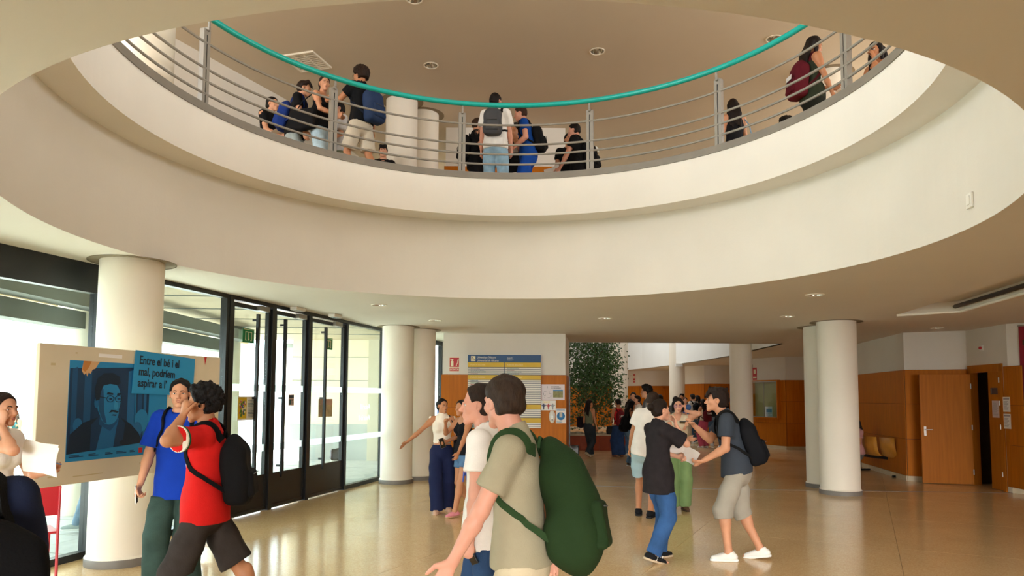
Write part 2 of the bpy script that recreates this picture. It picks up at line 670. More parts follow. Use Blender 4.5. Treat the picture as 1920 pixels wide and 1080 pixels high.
# door bay: segment B -> C0 with the double door, then the pillar and the wall out of frame
Md, Ld = frame_M(B, C0)
wd = MB().box(0, Ld, 0, 0.12, 2.30, H1, Md).box(0, 0.06, 0, 0.12, 0, 2.30, Md).box(1.13, Ld, 0, 0.12, 0, 2.3, Md).build('wall_right_door', PLASTER)
structure(wd, 'white wall above the wooden double door')
panels(wd, C0, (8.82, 12.2), [0.1, 0.84, 1.545, 2.24], 1.0)
sawtooth('wall_right_pillar', C0, (9.35, 12.1), 'wood-clad pillar beside the doorway at the right edge', pan=True)
sawtooth('wall_right_near', (9.35, 12.1), (9.35, -4.2), None, pan=True)
MB().box(1.2, Ld, -0.02, 0, 0.10, 2.24, Md).build('wood_panel', WOOD, wd)
# dark room behind the doorway
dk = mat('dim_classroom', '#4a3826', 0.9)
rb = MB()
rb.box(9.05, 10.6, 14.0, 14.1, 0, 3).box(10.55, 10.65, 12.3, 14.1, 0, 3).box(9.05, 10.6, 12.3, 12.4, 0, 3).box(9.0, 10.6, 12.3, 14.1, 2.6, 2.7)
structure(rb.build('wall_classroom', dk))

# wall C: the free-standing block with the directory board
wc = MB().box(-1.46, 1.14, 15.03, 17.25, 0, H1).build('wall_centre', PLASTER)
structure(wc, 'cream block with wood panelling that carries the directory board')
RC_ROWS = [0.10, 0.72, 1.42, 2.12]
panels(wc, (-1.50, 15.03), (1.16, 15.03), RC_ROWS, 2.7)
panels(wc, (1.14, 15.03), (1.40, 17.25), RC_ROWS, 2.3)
MB().add([(1.14, 15.03, 2.12), (1.40, 17.25, 2.12), (1.14, 17.25, 2.12), (1.14, 15.03, H1), (1.40, 17.25, H1), (1.14, 17.25, H1)], [(0, 1, 4, 3), (0, 2, 1), (1, 2, 5, 4)]).build('side_face', PLASTER, wc)
MB().box(-1.5, 1.16, 15.0, 15.03, 0, 0.10).build('baseboard', STONE, wc)
MB().box(1.30, 1.36, 16.5, 16.62, 0, 2.13).build('dark_door_edge', BLACKM, wc)
# same block upstairs
wu = MB().box(-1.46, 1.14, 15.03, 17.2, 4.58, Z4).build('wall_centre_upper', PLASTER)
structure(wu, 'pale block standing on the upper gallery')
panels(wu, (-1.49, 15.03), (1.16, 15.03), [4.68, 5.35, 6.0, 6.64], 1.4)
# narrow wall beside the last pane, left of the block
wl = wall('wall_left_end', (-1.78, 17.5), (1.3, 17.5), 0, H1, PLASTER)
panels(wl, (-1.70, 17.5), (-1.2, 17.5), RC_ROWS, 1.2)
# walls behind the camera
wall('wall_front', (12.0, -4.25), (-7.6, -4.25), 0, H1 + 0.1, PLASTER)
wall('wall_front_upper', (12.0, -4.25), (-9.2, -4.25), 4.5, Z4 + 0.1, PLASTER)
# upstairs enclosing walls
wall('wall_upper_left', (-9.0, 3.5), (-4.5, 13.6), 4.58, Z4, PLASTER, label='plain wall along the left of the upper gallery')
wall('wall_upper_left_end', (-4.5, 13.6), (-3.2, 19.5), 4.58, Z4, PLASTER)
wall('wall_upper_back_left', (-3.2, 19.5), (1.3, 19.5), 4.58, Z4, PLASTER)
wall('wall_upper_rear_left', (1.3, 19.5), (1.3, 38), 4.58, Z4, PLASTER)
wall('wall_upper_rear', (1.3, 38), (12, 38), 0, Z4, PLASTER)
wall('wall_upper_rear_right', (12, 38), (12, 19.5), 0, Z4, PLASTER)
wall('wall_upper_right', (11.9, 19.5), (11.9, -4.2), 4.58, Z4, PLASTER)

# ------------------------------------------------------------------ columns
def column(x, y, z0, z1, r, label, skirt=True, gap=True):
    c = empty('column', (x, y, z0))
    structure(c, label)
    MB().lathe([(0.001, 0.0), (r, 0), (r, z1 - z0)], 48).build('shaft', COLM, c, True)
    if skirt:
        MB().lathe([(r + 0.001, 0.086), (r + 0.018, 0.078), (r + 0.02, 0.074), (r + 0.02, 0), (r, 0)], 48, mi=0).build('skirting', SKIRT, c, True)
        MB().lathe([(r, 0.10), (r + 0.018, 0.078)], 48).build('skirting_bead', COLM, c, True)
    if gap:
        MB().lathe([(r, -0.0), (r + 0.11, -0.0), (r + 0.11, -0.006)], 48, c=(0, 0, z1 - z0 - 0.001)).build('collar_shade_ring', mat('collar_shade', '#8a7d66', 0.9), c, True)  # flat ring; shade of the ceiling recess put into its darker colour
    return c


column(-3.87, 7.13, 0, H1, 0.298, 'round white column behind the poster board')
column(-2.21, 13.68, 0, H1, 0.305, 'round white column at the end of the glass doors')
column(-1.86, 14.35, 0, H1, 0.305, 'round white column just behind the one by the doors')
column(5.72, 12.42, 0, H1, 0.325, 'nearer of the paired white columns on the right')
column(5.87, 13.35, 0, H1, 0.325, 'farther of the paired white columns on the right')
column(6.55, 20.2, 0, H1 + 1.6, 0.31, 'white column behind the boy with papers', gap=False)
column(6.75, 28.9, 0, H1 + 1.6, 0.31, 'farthest white column above the crowd', gap=False)
column(4.2, 27.5, 0, H1 + 1.6, 0.31, 'white column behind the potted tree', gap=False)
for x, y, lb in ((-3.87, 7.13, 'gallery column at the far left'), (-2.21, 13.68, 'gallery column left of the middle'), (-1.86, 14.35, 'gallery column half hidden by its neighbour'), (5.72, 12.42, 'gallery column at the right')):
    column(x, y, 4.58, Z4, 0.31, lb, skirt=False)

# expansion joint across the floor
jt = MB()
jp = [(-1.67, 13.98), (3.29, 13.0), (8.85, 12.64)]
for a, b in ((jp[0], jp[1]), (jp[1], jp[2])):
    M, L = frame_M(a, b)
    jt.box(0, L, -0.03, -0.014, 0, 0.003, M).box(0, L, 0.014, 0.03, 0, 0.003, M)
structure(jt.build('trim_expansion_joint', mat('joint_metal', '#8f8779', 0.55, 0.3)), 'metal expansion joint across the floor')
jb = MB()
for a, b in ((jp[0], jp[1]), (jp[1], jp[2])):
    M, L = frame_M(a, b)
    jb.box(0, L, -0.015, 0.015, 0, 0.0025, M)
structure(jb.build('trim_joint_seal', BLACKP))

# ------------------------------------------------------------------ glazed front on the left
def gp(y, off=0.0):
    """point on the glass line at depth y, off metres into the hall"""
    n = Vector((0.969, -0.248))
    return (gx(y) + n.x * off, y + n.y * off)


def gM(y0, y1):
    return frame_M(gp(y0), gp(y1))   # hall on the right-hand (-y) side


def window(n, y0, y1, zh, label, sill=0.07, post=0.055):
    M, L = gM(y0, y1)
    w = MB().box(0, L, -0.05, 0.05, 0, sill, M).box(0, L, -0.05, 0.05, zh, H1, M).box(0, post, -0.05, 0.05, sill, zh, M).box(L - post, L, -0.05, 0.05, sill, zh, M).build('window_%d' % n, BLACKM)
    structure(w, label)
    MB().box(post, L - post, -0.006, 0.006, sill, zh, M).build('pane', GLASS, w)
    return w


w1 = window(1, 3.9, 7.36, 2.70, 'big glass pane at the far left with a deep black head')
w2 = window(2, 7.36, 9.40, 2.945, 'glass pane between the column and the doors')
w0 = window(4, 1.9, 3.9, 2.70, None)
wall('wall_left_near', gp(1.9), gp(-4.3), 0, H1, PLASTER) if False else wall('wall_left_near', gp(-4.3), gp(1.9), 0, H1, PLASTER)
w3 = window(3, 12.62, 14.2, 2.945, 'glass pane with mirrored white lettering beside the last door')
w5 = window(5, 14.2, 17.45, 2.90, 'glass pane seen past the paired columns')
# door leaves
ys = [9.40, 10.38, 11.37, 12.62]
LB = ['nearest black-framed glass door, with a yellow flyer on it', 'middle black-framed glass door with a small notice', 'last black-framed glass door before the lettered pane']
for k in range(3):
    M, L = gM(ys[k], ys[k + 1])
    d = MB().box(0, 0.075, -0.06, 0.06, 0, 2.945, M).box(0, L, -0.06, 0.06, 2.945, H1, M).box(L - 0.02, L, -0.06, 0.06, 0, 2.945, M).build('door_%d' % (k + 1), BLACKM)
    structure(d, LB[k])
    x0, x1 = 0.085, L - 0.03
    MB().box(x0, x0 + 0.05, -0.03, 0.03, 0.02, 2.92, M).box(x1 - 0.05, x1, -0.03, 0.03, 0.02, 2.92, M).box(x0, x1, -0.03, 0.03, 2.86, 2.92, M).box(x0, x1, -0.03, 0.03, 0.02, 0.06, M).build('leaf_frame', BLACKM, d)
    MB().box(x0 + 0.05, x1 - 0.05, -0.02, 0.02, 0.06, 0.52, M).build('kick_panel', BLACKM, d)
    MB().box(x0 + 0.05, x1 - 0.05, -0.005, 0.005, 0.52, 2.86, M).build('pane', GLASS, d)
    xb = x0 + (0.56, 0.20, 0.32)[k] * (x1 - x0)
    hb = MB().box(xb - 0.022, xb + 0.022, -0.11, -0.07, 0.45, 2.80, M)
    for zz in (0.6, 1.6, 2.7):
        hb.box(xb - 0.012, xb + 0.012, -0.07, -0.004, zz, zz + 0.03, M)
    hb.build('pull_bar', BLACKM, d)
    MB().box(L * 0.62, L * 0.62 + 0.24, -0.09, -0.03, 2.86, 2.93, M).build('door_closer', METAL, d)
    for zb in (1.71, 0.85):
        MB().box(x0 + 0.05, x1 - 0.05, -0.0075, -0.0055, zb, zb + 0.10, M).build('frosted_band', FROST, d)
# last pane: bands and lettering
M3, L3 = gM(12.62, 14.2)
for zb in (1.71, 0.85):
    MB().box(0.055, L3 - 0.055, -0.0085, -0.0065, zb, zb + 0.10, M3).build('frosted_band', FROST, w3)
for txt, z in (("Aulari II", 1.40), ("Aulario II", 1.20)):
    Mt = M3 @ Matrix.Translation((1.06, -0.010, z)) @ Matrix.Rotation(PI / 2, 4, 'X') @ Matrix.Diagonal((-1, 1, 1, 1))
    text_obj('lettering', txt, 0.15, FROST, Mt, w3, narrow=0.85)

# ------------------------------------------------------------------ outside
gnd = MB().box(-70, gx(-4) + 9, -40, 80, -0.3, -0.03)
gnd = MB().prism([(-60, -30), (gx(-30), -30), (gx(19) , 19), (-60, 60)], -0.3, -0.03).build('ground_outside', mat('bed_mortar', '#8f928e', 0.9))
structure(gnd, 'grey paved ground outside the doors')
me_p = None
for i in range(0, 12):
    for j in range(0, 26):
        y = 1.0 + j * 0.8
        off = 0.06 + i * 0.8
        p, q = gp(y, -off), gp(y, -off - 0.79)
        M, L = frame_M(p, q)
        if me_p is None:
            o = MB().box(0, 0.79, 0, 0.79, -0.03, -0.004).build('paver', PAVER, gnd)
            me_p = o.data
        else:
            if i * 26 + j > 300:
                continue
            o = bpy.data.objects.new('paver', me_p)
            COL.objects.link(o)
            o.parent = gnd
        o.matrix_local = M
sof = MB().prism([gp(-4, -0.08), gp(18.6, -0.08), (-6.9, 18.6), (-8.9, -4)], 3.12, 3.3)
sof = sof.build('ceiling_porch', CONC)
structure(sof, 'concrete soffit of the porch outside')
for j in range(9):
    y = 4.0 + j * 1.6
    p, q = gp(y, -0.1), (-7.4, y - 0.3)
    M, L = frame_M(p, q)
    MB().box(0, L, -0.01, 0.01, 3.105, 3.12, M).build('soffit_joint', CONCG, sof)
MB().box(-7.2, -6.95, -4, 18.6, 3.0, 3.12).build('edge_beam', CONC, sof)
for y, lb in ((5.0, 'porch column hidden by the board'), (10.1, 'white porch column outside the big left pane'), (15.1, 'white porch column outside the pane beside the doors'), (20.2, 'far porch column seen through the middle door')):
    c = empty('column', (-6.15, y, 0))
    structure(c, lb)
    MB().lathe([(0.001, -0.02), (0.32, -0.02), (0.32, 3.0)], 40).build('shaft', COLM, c, True)
    MB().lathe([(0.32, 3.0), (0.40, 3.0), (0.40, 3.12), (0.3, 3.12)], 40).build('cap', CONCG, c, True)
for y0, y1 in ((0, 4.6), (5.6, 10.0), (10.7, 15.05)):
    b = MB().box(-5.85, -5.55, y0, y1, 2.80, 3.0).box(-6.12, -5.85, y0, y1 - 0.35, 2.55, 2.78).build('trim_louver', CONCG)
    structure(b, 'grey stepped beam between the porch columns')
sb = MB().box(-5.75, -2.2, 18.5, 19.0, 0.92, 3.12).build('wall_outside', mat('porch_render', '#e6dcc4', 0.85, noise=0.03, scale=1.0))
structure(sb, 'pale rendered wall closing the porch')
MB().box(-5.85, -2.2, 18.45, 19.0, -0.03, 0.92).build('plinth', mat('plinth_grey', '#aeb2ae', 0.7, noise=0.05, scale=2), sb)
for z in (2.66, 2.05):
    MB().box(-5.75, -2.2, 18.49, 18.5, z, z + 0.014).build('render_joint', CONCG, sb)
MB().box(-3.72, -3.45, 18.3, 18.5, -0.03, 3.12).build('pilaster', mat('porch_render2', '#cfc5ae', 0.85), sb)

# ------------------------------------------------------------------ balustrade of the upper gallery
bal = empty('balustrade', (RC[0], RC[1], 4.655))
tag(bal, 'curved grey steel balustrade with a teal handrail around the round opening', 'balustrade')
zb = 4.655


def circ(r, z, n=120):
    return [(r * math.cos(2 * PI * k / n), r * math.sin(2 * PI * k / n), z) for k in range(n)]


MB().tube(circ(3.36, 5.60 - zb), 0.033, 12, True).build('handrail', TEAL, bal, True)
for z in (5.338, 5.065, 4.933, 4.793):
    MB().tube(circ(3.40, z - zb), 0.0145, 8, True).build('bar', GREYM, bal, True)
for k in range(12):
    a = math.radians(90 - (-69.6 + 29.25 * k))
    M = Matrix.Rotation(a, 4, 'Z') @ Matrix.Translation((3.42, 0, 0))
    p = MB()
    p.box(-0.03, 0.03, -0.045, -0.007, 0, 0.83, M).box(-0.03, 0.03, 0.007, 0.045, 0, 0.83, M).box(-0.03, 0.03, -0.007, 0.007, 0.77, 0.83, M).box(-0.03, 0.03, -0.007, 0.007, 0, 0.03, M)
    p.box(-0.06, -0.04, -0.01, 0.01, 0.83, 0.93, M).box(-0.06, 0.0, -0.012, 0.012, 0.81, 0.85, M)
    po = p.build('post', GREYM, bal)
    MB().box(-0.022, 0.022, -0.007, 0.007, 0.03, 0.77, M).build('slot', BLACKP, po)

# ------------------------------------------------------------------ ceiling fittings
REFL = mat('lamp_reflector', '#c9c4b8', 0.18, 0.9)
LAMPW = mat('lamp_trim', '#e9e1cf', 0.5)


def downlight(x, y, z, label, r=0.098, grp='round recessed downlights'):
    o = empty('downlight', (x, y, z))
    tag(o, label, 'downlight', grp)
    MB().lathe([(r * 1.22, 0.0), (r * 1.2, -0.008), (r * 1.02, -0.010), (r, 0.0)], 24).build('trim_ring', LAMPW, o, True)
    MB().lathe([(r, 0.0), (r * 0.9, 0.07), (r * 0.55, 0.115), (0.001, 0.12)], 24).build('reflector', REFL, o, True)
    for s in (-1, 1):
        MB().cyl((s * 0.022, -r * 0.55, 0.06), (s * 0.022, r * 0.55, 0.06), 0.014, 8).build('lamp_tube', WHITEP, o, True)
    return o


for (x, y), lb in zip(DL1, ('downlight in the low ceiling left of the middle, nearest the glass doors', 'downlight in the low ceiling beside the paired left columns', 'downlight in the low ceiling above the opening to the court', 'downlight in the low ceiling nearest the right-hand rim', 'downlight in the low ceiling just before the right columns', 'downlight in the low ceiling over the open wooden door')):
    downlight(x, y, H1, lb)
for (x, y), lb in zip(DL2, ('downlight in the upper ceiling cut by the top of the picture', 'downlight in the upper ceiling left of the middle', 'downlight in the upper ceiling right of the middle', 'downlight in the upper ceiling touching the teal rail at the right')):
    downlight(x, y, Z4, lb, 0.11)
gl = empty('louvre_light', (-3.62, 12.0, Z4), math.radians(-16))
tag(gl, 'square louvred ceiling light above the gallery at the left', 'ceiling light')
g = MB()
for s in (-1, 1):
    g.box(s * 0.3 - 0.015, s * 0.3 + 0.015, -0.31, 0.31, -0.03, 0.0).box(-0.3, 0.3, s * 0.3 - 0.015, s * 0.3 + 0.015, -0.03, 0)
g.build('frame', LAMPW, gl)
for x in (-0.1, 0.1):
    MB().box(x - 0.012, x + 0.012, -0.29, 0.29, -0.028, -0.004).build('divider', LAMPW, gl)
for k in range(9):
    y = -0.25 + k * 0.0625
    MB().box(-0.285, 0.285, y - 0.012, y + 0.012, -0.024, -0.006).build('slat', LAMPW, gl)
MB().box(-0.285, 0.285, -0.285, 0.285, -0.004, -0.001).build('back', mat('louvre_back', '#6d6049', 0.6), gl)
sd = empty('smoke_detector', (5.94, 8.77, H1 + 0.14))
tag(sd, 'white smoke detector in the service tray of the right ceiling', 'smoke detector')
MB().lathe([(0.001, 0), (0.05, 0), (0.048, -0.03), (0.03, -0.055), (0.001, -0.058)], 20).build('body', WHITEP, sd, True)
MB().lathe([(0.032, -0.028), (0.036, -0.036), (0.03, -0.044)], 20).build('grille_ring', BLACKP, sd, True)
for x, y, rz, lb in ((-3.28, 10.75, -0.25, 'small white emergency lamp above the middle glass door'), (-2.93, 11.65, -0.25, 'small white motion sensor above the last glass door')):
    e = empty('emergency_lamp', (x, y, H1), rz)
    tag(e, lb, 'lamp')
    MB().box(-0.06, 0.06, -0.13, 0.13, -0.05, 0).build('housing', WHITEP, e, bevel=0.01)
    MB().box(-0.045, 0.045, -0.11, 0.11, -0.058, -0.05).build('diffuser', FROST, e)
sw = empty('wall_switch', (RC[0] + 3.665 * math.cos(-0.143), RC[1] + 3.665 * math.sin(-0.143), 3.21), -0.143)
tag(sw, 'square white switch plate on the right of the curved plaster band', 'switch')
MB().box(-0.006, 0.012, -0.045, 0.045, -0.06, 0.06).build('plate', WHITEP, sw, bevel=0.004)
MB().box(-0.014, -0.006, -0.025, 0.025, -0.035, 0.035).build('rocker', WHITEP, sw, bevel=0.003)

# ------------------------------------------------------------------ notices on the doors
def plate(name, cat, label, p, nx, ny, w, h, m, th=0.004, group=None):
    """flat plate whose front faces (nx, ny); returns the root and a matrix with x along the reader's right, y up, z out"""
    n = Vector((nx, ny, 0)).normalized()
    x = Vector((0, 0, 1)).cross(n)
    o = empty(name, p)
    tag(o, label, cat, group)
    M = Matrix(((x.x, 0, n.x, 0), (x.y, 0, n.y, 0), (0, 1, 0, 0), (0, 0, 0, 1)))
    MB().box(-w / 2, w / 2, -h / 2, h / 2, -th, 0, M).build('board', m, o)
    return o, M


def lines(o, M, x0, x1, y0, y1, n, m, seed=0, h=0.45):
    """rows of small print too fine to read"""
    rnd = random.Random(seed)
    mb = MB()
    st = (y1 - y0) / n
    for k in range(n):
        y = y1 - (k + 0.5) * st
        x = x0
        e = x0 + (x1 - x0) * rnd.uniform(0.55, 1.0)
        while x < e:
            w = rnd.uniform(0.03, 0.10) * (x1 - x0)
            mb.box(x, min(x + w, e), y - st * h / 2, y + st * h / 2, 0.0, 0.0012, M)
            x += w + 0.02 * (x1 - x0)
    mb.build('small_print', m, o)


NH = (0.969, -0.248)
INK = mat('ink_dark', '#3a3f4a', 0.7)
INKB = mat('ink_blue', '#5d86a3', 0.7)
YEL = mat('print_yellow', '#e3bf2c', 0.6)
p = gp(9.87, 0.035)
o, M = plate('flyer', 'notice', 'flyer with a yellow picture half taped to the nearest glass door', (p[0], p[1], 1.475), NH[0], NH[1], 0.46, 0.33, PAPER)
MB().box(-0.215, -0.03, -0.14, 0.15, 0, 0.001, M).build('picture', YEL, o)
mb = MB()
rnd = random.Random(3)
for k in range(40):
    x, y, r = rnd.uniform(-0.19, -0.06), rnd.uniform(-0.10, 0.10), rnd.uniform(0.006, 0.022)
    mb.add([M @ Vector((x + r * math.cos(t), y + r * math.sin(t) * 1.3, 0.0014 + 0.0001 * k)) for t in np.linspace(0, 2 * PI, 7)[:-1]], [tuple(range(6))], k % 4)
mb.build('picture_print', [mat('print_%d' % i, c, 0.6) for i, c in enumerate(('#4e7d3a', '#c05a8a', '#2f5f9e', '#f0e6c0'))], o)
lines(o, M, 0.0, 0.20, -0.13, 0.12, 12, INKB, 5)
p = gp(10.93, 0.035)
o, M = plate('door_notice', 'notice', 'small pink and black notice on the middle glass door', (p[0], p[1], 1.585), NH[0], NH[1], 0.15, 0.17, mat('notice_pink', '#d9b9b4', 0.7))
MB().box(-0.065, 0.065, 0.03, 0.075, 0, 0.001, M).build('heading', INK, o)
MB().box(-0.055, -0.005, -0.07, 0.01, 0, 0.001, M).build('picture', mat('notice_teal', '#3d6f73', 0.6), o)
lines(o, M, 0.005, 0.06, -0.07, 0.015, 5, INK, 2)
p = gp(11.96, 0.03)
o, M = plate('torn_poster', 'poster', 'faded torn brown poster stuck on the last glass door', (p[0], p[1], 1.45), NH[0], NH[1], 0.46, 0.30, mat('faded_poster', '#cdb791', 0.85, noise=0.2, scale=9), 0.002)
MB().add([M @ Vector(q) for q in ((-0.23, 0.06, 0.001), (-0.16, 0.05, 0.001), (-0.13, 0.15, 0.001), (0.23, 0.15, 0.001), (0.23, 0.04, 0.001), (0.0, 0.06, 0.001))], [(0, 1, 2, 3, 4, 5)]).build('print', mat('faded_pink', '#d8b3a2', 0.85), o)
for y, z, lb in ((9.845, 2.485, 'green exit sign with an arrow on the nearest glass door'), (12.02, 2.54, 'green exit sign with an arrow on the last glass door')):
    p = gp(y, 0.03)
    o, M = plate('exit_sign', 'sign', lb, (p[0], p[1], z), NH[0], NH[1], 0.26, 0.20, GREENP, 0.004)
    mb = MB().box(-0.115, 0.115, 0.082, 0.09, 0, 0.002, M).box(-0.075, 0.0, 0.045, 0.055, 0, 0.002, M).box(-0.075, -0.065, -0.06, 0.055, 0, 0.002, M).box(-0.075, -0.045, -0.07, -0.06, 0, 0.002, M)
    mb.box(0.0, 0.075, 0.045, 0.055, 0, 0.002, M).box(0.065, 0.075, -0.06, 0.055, 0, 0.002, M).box(0.045, 0.075, -0.07, -0.06, 0, 0.002, M)
    mb.box(-0.006, 0.006, -0.05, 0.045, 0, 0.002, M)
    mb.add([M @ Vector(q) for q in ((-0.02, -0.045, 0.002), (0.02, -0.045, 0.002), (0, -0.072, 0.002))], [(2, 1, 0)])
    mb.build('arrow', CREAMP, o)

# ------------------------------------------------------------------ directory board
BLUE = mat('board_blue', '#0b4a7d', 0.5)
o, M = plate('directory_board', 'sign', 'tall blue, yellow and white directory board on the central block', (-0.16, 14.965, 1.765), 0, -1, 1.545, 1.545, mat('board_back', '#1f3a57', 0.6), 0.03)
U = 1.545 / 868.0


def by(v):
    return 1.545 / 2 - (v - 97) * U


MB().box(-0.7725, 0.7725, by(185), by(97), 0, 0.006, M).build('header', BLUE, o)
WHITET = mat('print_white2', '#f0eee6', 0.6)
for k, (t, yy) in enumerate((("Universitat d'Alacant", 128), ("Universidad de Alicante", 166))):
    text_obj('lettering', t, 0.062, WHITET, M @ Matrix.Translation((-0.585, by(yy + 10), 0.007)), o, narrow=0.78)
for t, yy in (("Aulari II", 134), ("Aulario II", 158)):
    text_obj('lettering', t, 0.042, WHITET, M @ Matrix.Translation((0.06, by(yy + 6), 0.007)), o, narrow=0.8)
em = MB().box(-0.71, -0.615, by(173), by(112), 0.006, 0.0085, M).build('emblem', CREAMP, o)
MB().add([M @ Vector(q) for q in ((-0.70, by(160), 0.009), (-0.68, by(160), 0.009), (-0.68, by(128), 0.009), (-0.64, by(160), 0.009), (-0.62, by(160), 0.009), (-0.685, by(118), 0.009), (-0.70, by(118), 0.009))], [(0, 1, 2, 5, 6), (2, 3, 4, 5)]).build('emblem_mark', mat('emblem_grey', '#58636b', 0.6), em)
cols = ((-0.7725, -0.01), (0.004, 0.7725))
heads = {185: ('PLANTA SEGONA', 'PLANTA SEGUNDA'), 335: ('PLANTA PRIMERA', 'PLANTA PRIMERA'), 683: ('PLANTA BAIXA', 'PLANTA BAJA'), 842: ('PLANTA SÓTANO', 'PLANTA SÓTANO')}
YELB = mat('board_yellow', '#d9b21c', 0.5)
for y0, tx in heads.items():
    for (x0, x1), t in zip(cols, tx):
        s = MB().box(x0, x1, by(y0 + 57), by(y0 + 2), 0, 0.007, M).build('heading_slat', YELB, o)
        text_obj('lettering', t, 0.046, mat('print_pale', '#efe0a0', 0.6), M @ Matrix.Translation((x0 + 0.055, by(y0 + 39), 0.0075)), s, narrow=0.85)
SLAT = mat('board_white', '#e9e6da', 0.55)
seed = 0
for a, b, n in ((247, 333, 4), (394, 681, 13), (742, 840, 4), (901, 965, 3)):
    st = (b - a) / n
    for k in range(n):
        for x0, x1 in cols:
            yb, yt = by(a + (k + 1) * st - 3), by(a + k * st + 2)
            s = MB().box(x0, x1, yb, yt, 0, 0.007, M).build('row_slat', SLAT, o)
            seed += 1
            Ms = M @ Matrix.Translation((0, 0, 0.007))
            lines(s, Ms, x0 + 0.06, x0 + 0.06 + random.uniform(0.2, 0.55), yb + 0.004, yt - 0.004, 1, (INKB, mat('ink_red', '#b07a78', 0.7), mat('ink_green', '#6f9c8e', 0.7))[seed % 3], seed, 0.7)

# fire signs, small notices and the dispenser beside the board
FIRE = mat('fire_red', '#c01a26', 0.5)
o, M = plate('extinguisher_sign', 'sign', 'red extinguisher sign on the white strip left of the directory board', (-1.225, 15.028, 2.335), 0, -1, 0.215, 0.30, CREAMP, 0.004)
MB().box(-0.1, 0.1, -0.055, 0.143, 0, 0.0015, M).build('field', FIRE, o)
MB().box(-0.1, 0.1, -0.143, -0.07, 0, 0.0015, M).build('lower_field', FIRE, o)
mb = MB().box(-0.075, -0.02, -0.045, 0.07, 0.0015, 0.003, M).box(-0.06, -0.035, 0.07, 0.10, 0.0015, 0.003, M).box(-0.085, -0.02, 0.10, 0.115, 0.0015, 0.003, M)
mb.build('bottle_symbol', CREAMP, o)
mb = MB()
for k, (x, y) in enumerate(((0.03, -0.03), (0.045, 0.0), (0.055, 0.03), (0.06, 0.06), (0.065, 0.085))):
    mb.add([M @ Vector(q) for q in ((x, y, 0.003), (x + 0.03, y + 0.005, 0.003), (x + 0.02, y + 0.03, 0.003), (x + 0.005, y + 0.02, 0.003))], [(0, 1, 2, 3)])
mb.build('flame_symbol', CREAMP, o)
text_obj('lettering', 'EXTINTOR', 0.05, CREAMP, M @ Matrix.Translation((0, -0.125, 0.002)), o, 'CENTER', narrow=0.75, bold=0.001)
o, M = plate('map_notice', 'notice', 'pale campus map notice with a photo, right of the board', (0.875, 15.0, 1.755), 0, -1, 0.49, 0.33, mat('notice_pale', '#e6dde0', 0.7))
MB().box(0.0, 0.21, -0.115, 0.05, 0, 0.0015, M).build('photo', mat('photo_field', '#8d8a5a', 0.6, noise=0.3, scale=20), o)
MB().box(0.0, 0.21, 0.02, 0.05, 0.0015, 0.002, M).build('photo_sky', mat('photo_sky', '#4a86b5', 0.6), o)
mb = MB()
rnd = random.Random(9)
for k in range(18):
    x, y = rnd.uniform(-0.22, -0.03), rnd.uniform(-0.13, 0.10)
    if k % 2:
        mb.box(x, x + rnd.uniform(0.02, 0.06), y, y + 0.005, 0, 0.001, M)
    else:
        mb.box(x, x + 0.005, y, y + rnd.uniform(0.02, 0.06), 0, 0.001, M)
mb.build('map_lines', INK, o)
lines(o, M, -0.04, 0.22, 0.075, 0.13, 2, INK, 4)
o, M = plate('cross_notice', 'notice', 'white notice with dark, red and grey crosses beside the board', (0.775, 15.0, 1.475), 0, -1, 0.31, 0.21, PAPER)
for k, c in enumerate(('#26345f', '#c23a3f', '#9aa0a4')):
    x = -0.095 + k * 0.095
    MB().box(x - 0.010, x + 0.010, -0.09, 0.04, 0, 0.0015, M).box(x - 0.045, x + 0.045, -0.005, 0.012, 0, 0.0015, M).box(x - 0.03, x + 0.03, -0.03, -0.018, 0, 0.0015, M).build('cross', mat('cross_%d' % k, c, 0.6), o)
lines(o, M, -0.11, 0.13, 0.05, 0.09, 2, YEL, 1)
dp = empty('soap_dispenser', (0.855, 15.0, 1.235))
tag(dp, 'white oval hand gel dispenser under the cross notice', 'dispenser')
MB().lathe([(0.001, -1), (0.45, -0.93), (0.8, -0.6), (0.97, -0.2), (1, 0.1), (0.9, 0.55), (0.55, 0.9), (0.001, 1)], 24, M=Matrix.Diagonal((0.067, 0.06, 0.135, 1))).build('shell', WHITEP, dp, True)
MB().box(-0.02, 0.02, -0.066, -0.05, -0.02, 0.03).build('window', mat('soap_window', '#a9b0ac', 0.2), dp)
MB().box(-0.012, 0.012, -0.07, -0.05, -0.075, -0.05).build('button', BLACKP, dp)
o, M = plate('hygiene_notice', 'notice', 'white notice with a blue disc at the right end of the block', (1.04, 15.0, 1.255), 0, -1, 0.215, 0.31, PAPER)
MB().add([M @ Vector((0.085 * math.cos(t), 0.085 * math.sin(t) - 0.005, 0.0015)) for t in np.linspace(0, 2 * PI, 33)[:-1]], [tuple(range(32))]).build('disc', mat('disc_blue', '#1576b5', 0.6), o)
MB().box(-0.03, 0.03, -0.03, 0.055, 0.0015, 0.003, M).box(-0.02, 0.02, 0.05, 0.08, 0.0015, 0.003, M).build('symbol', mat('symbol_grey', '#c9c5bc', 0.6), o)
lines(o, M, -0.09, 0.09, 0.105, 0.14, 1, mat('ink_blue2', '#4f93bf', 0.6), 2)
lines(o, M, -0.09, 0.09, -0.145, -0.11, 1, mat('ink_blue2', '#4f93bf', 0.6), 3)

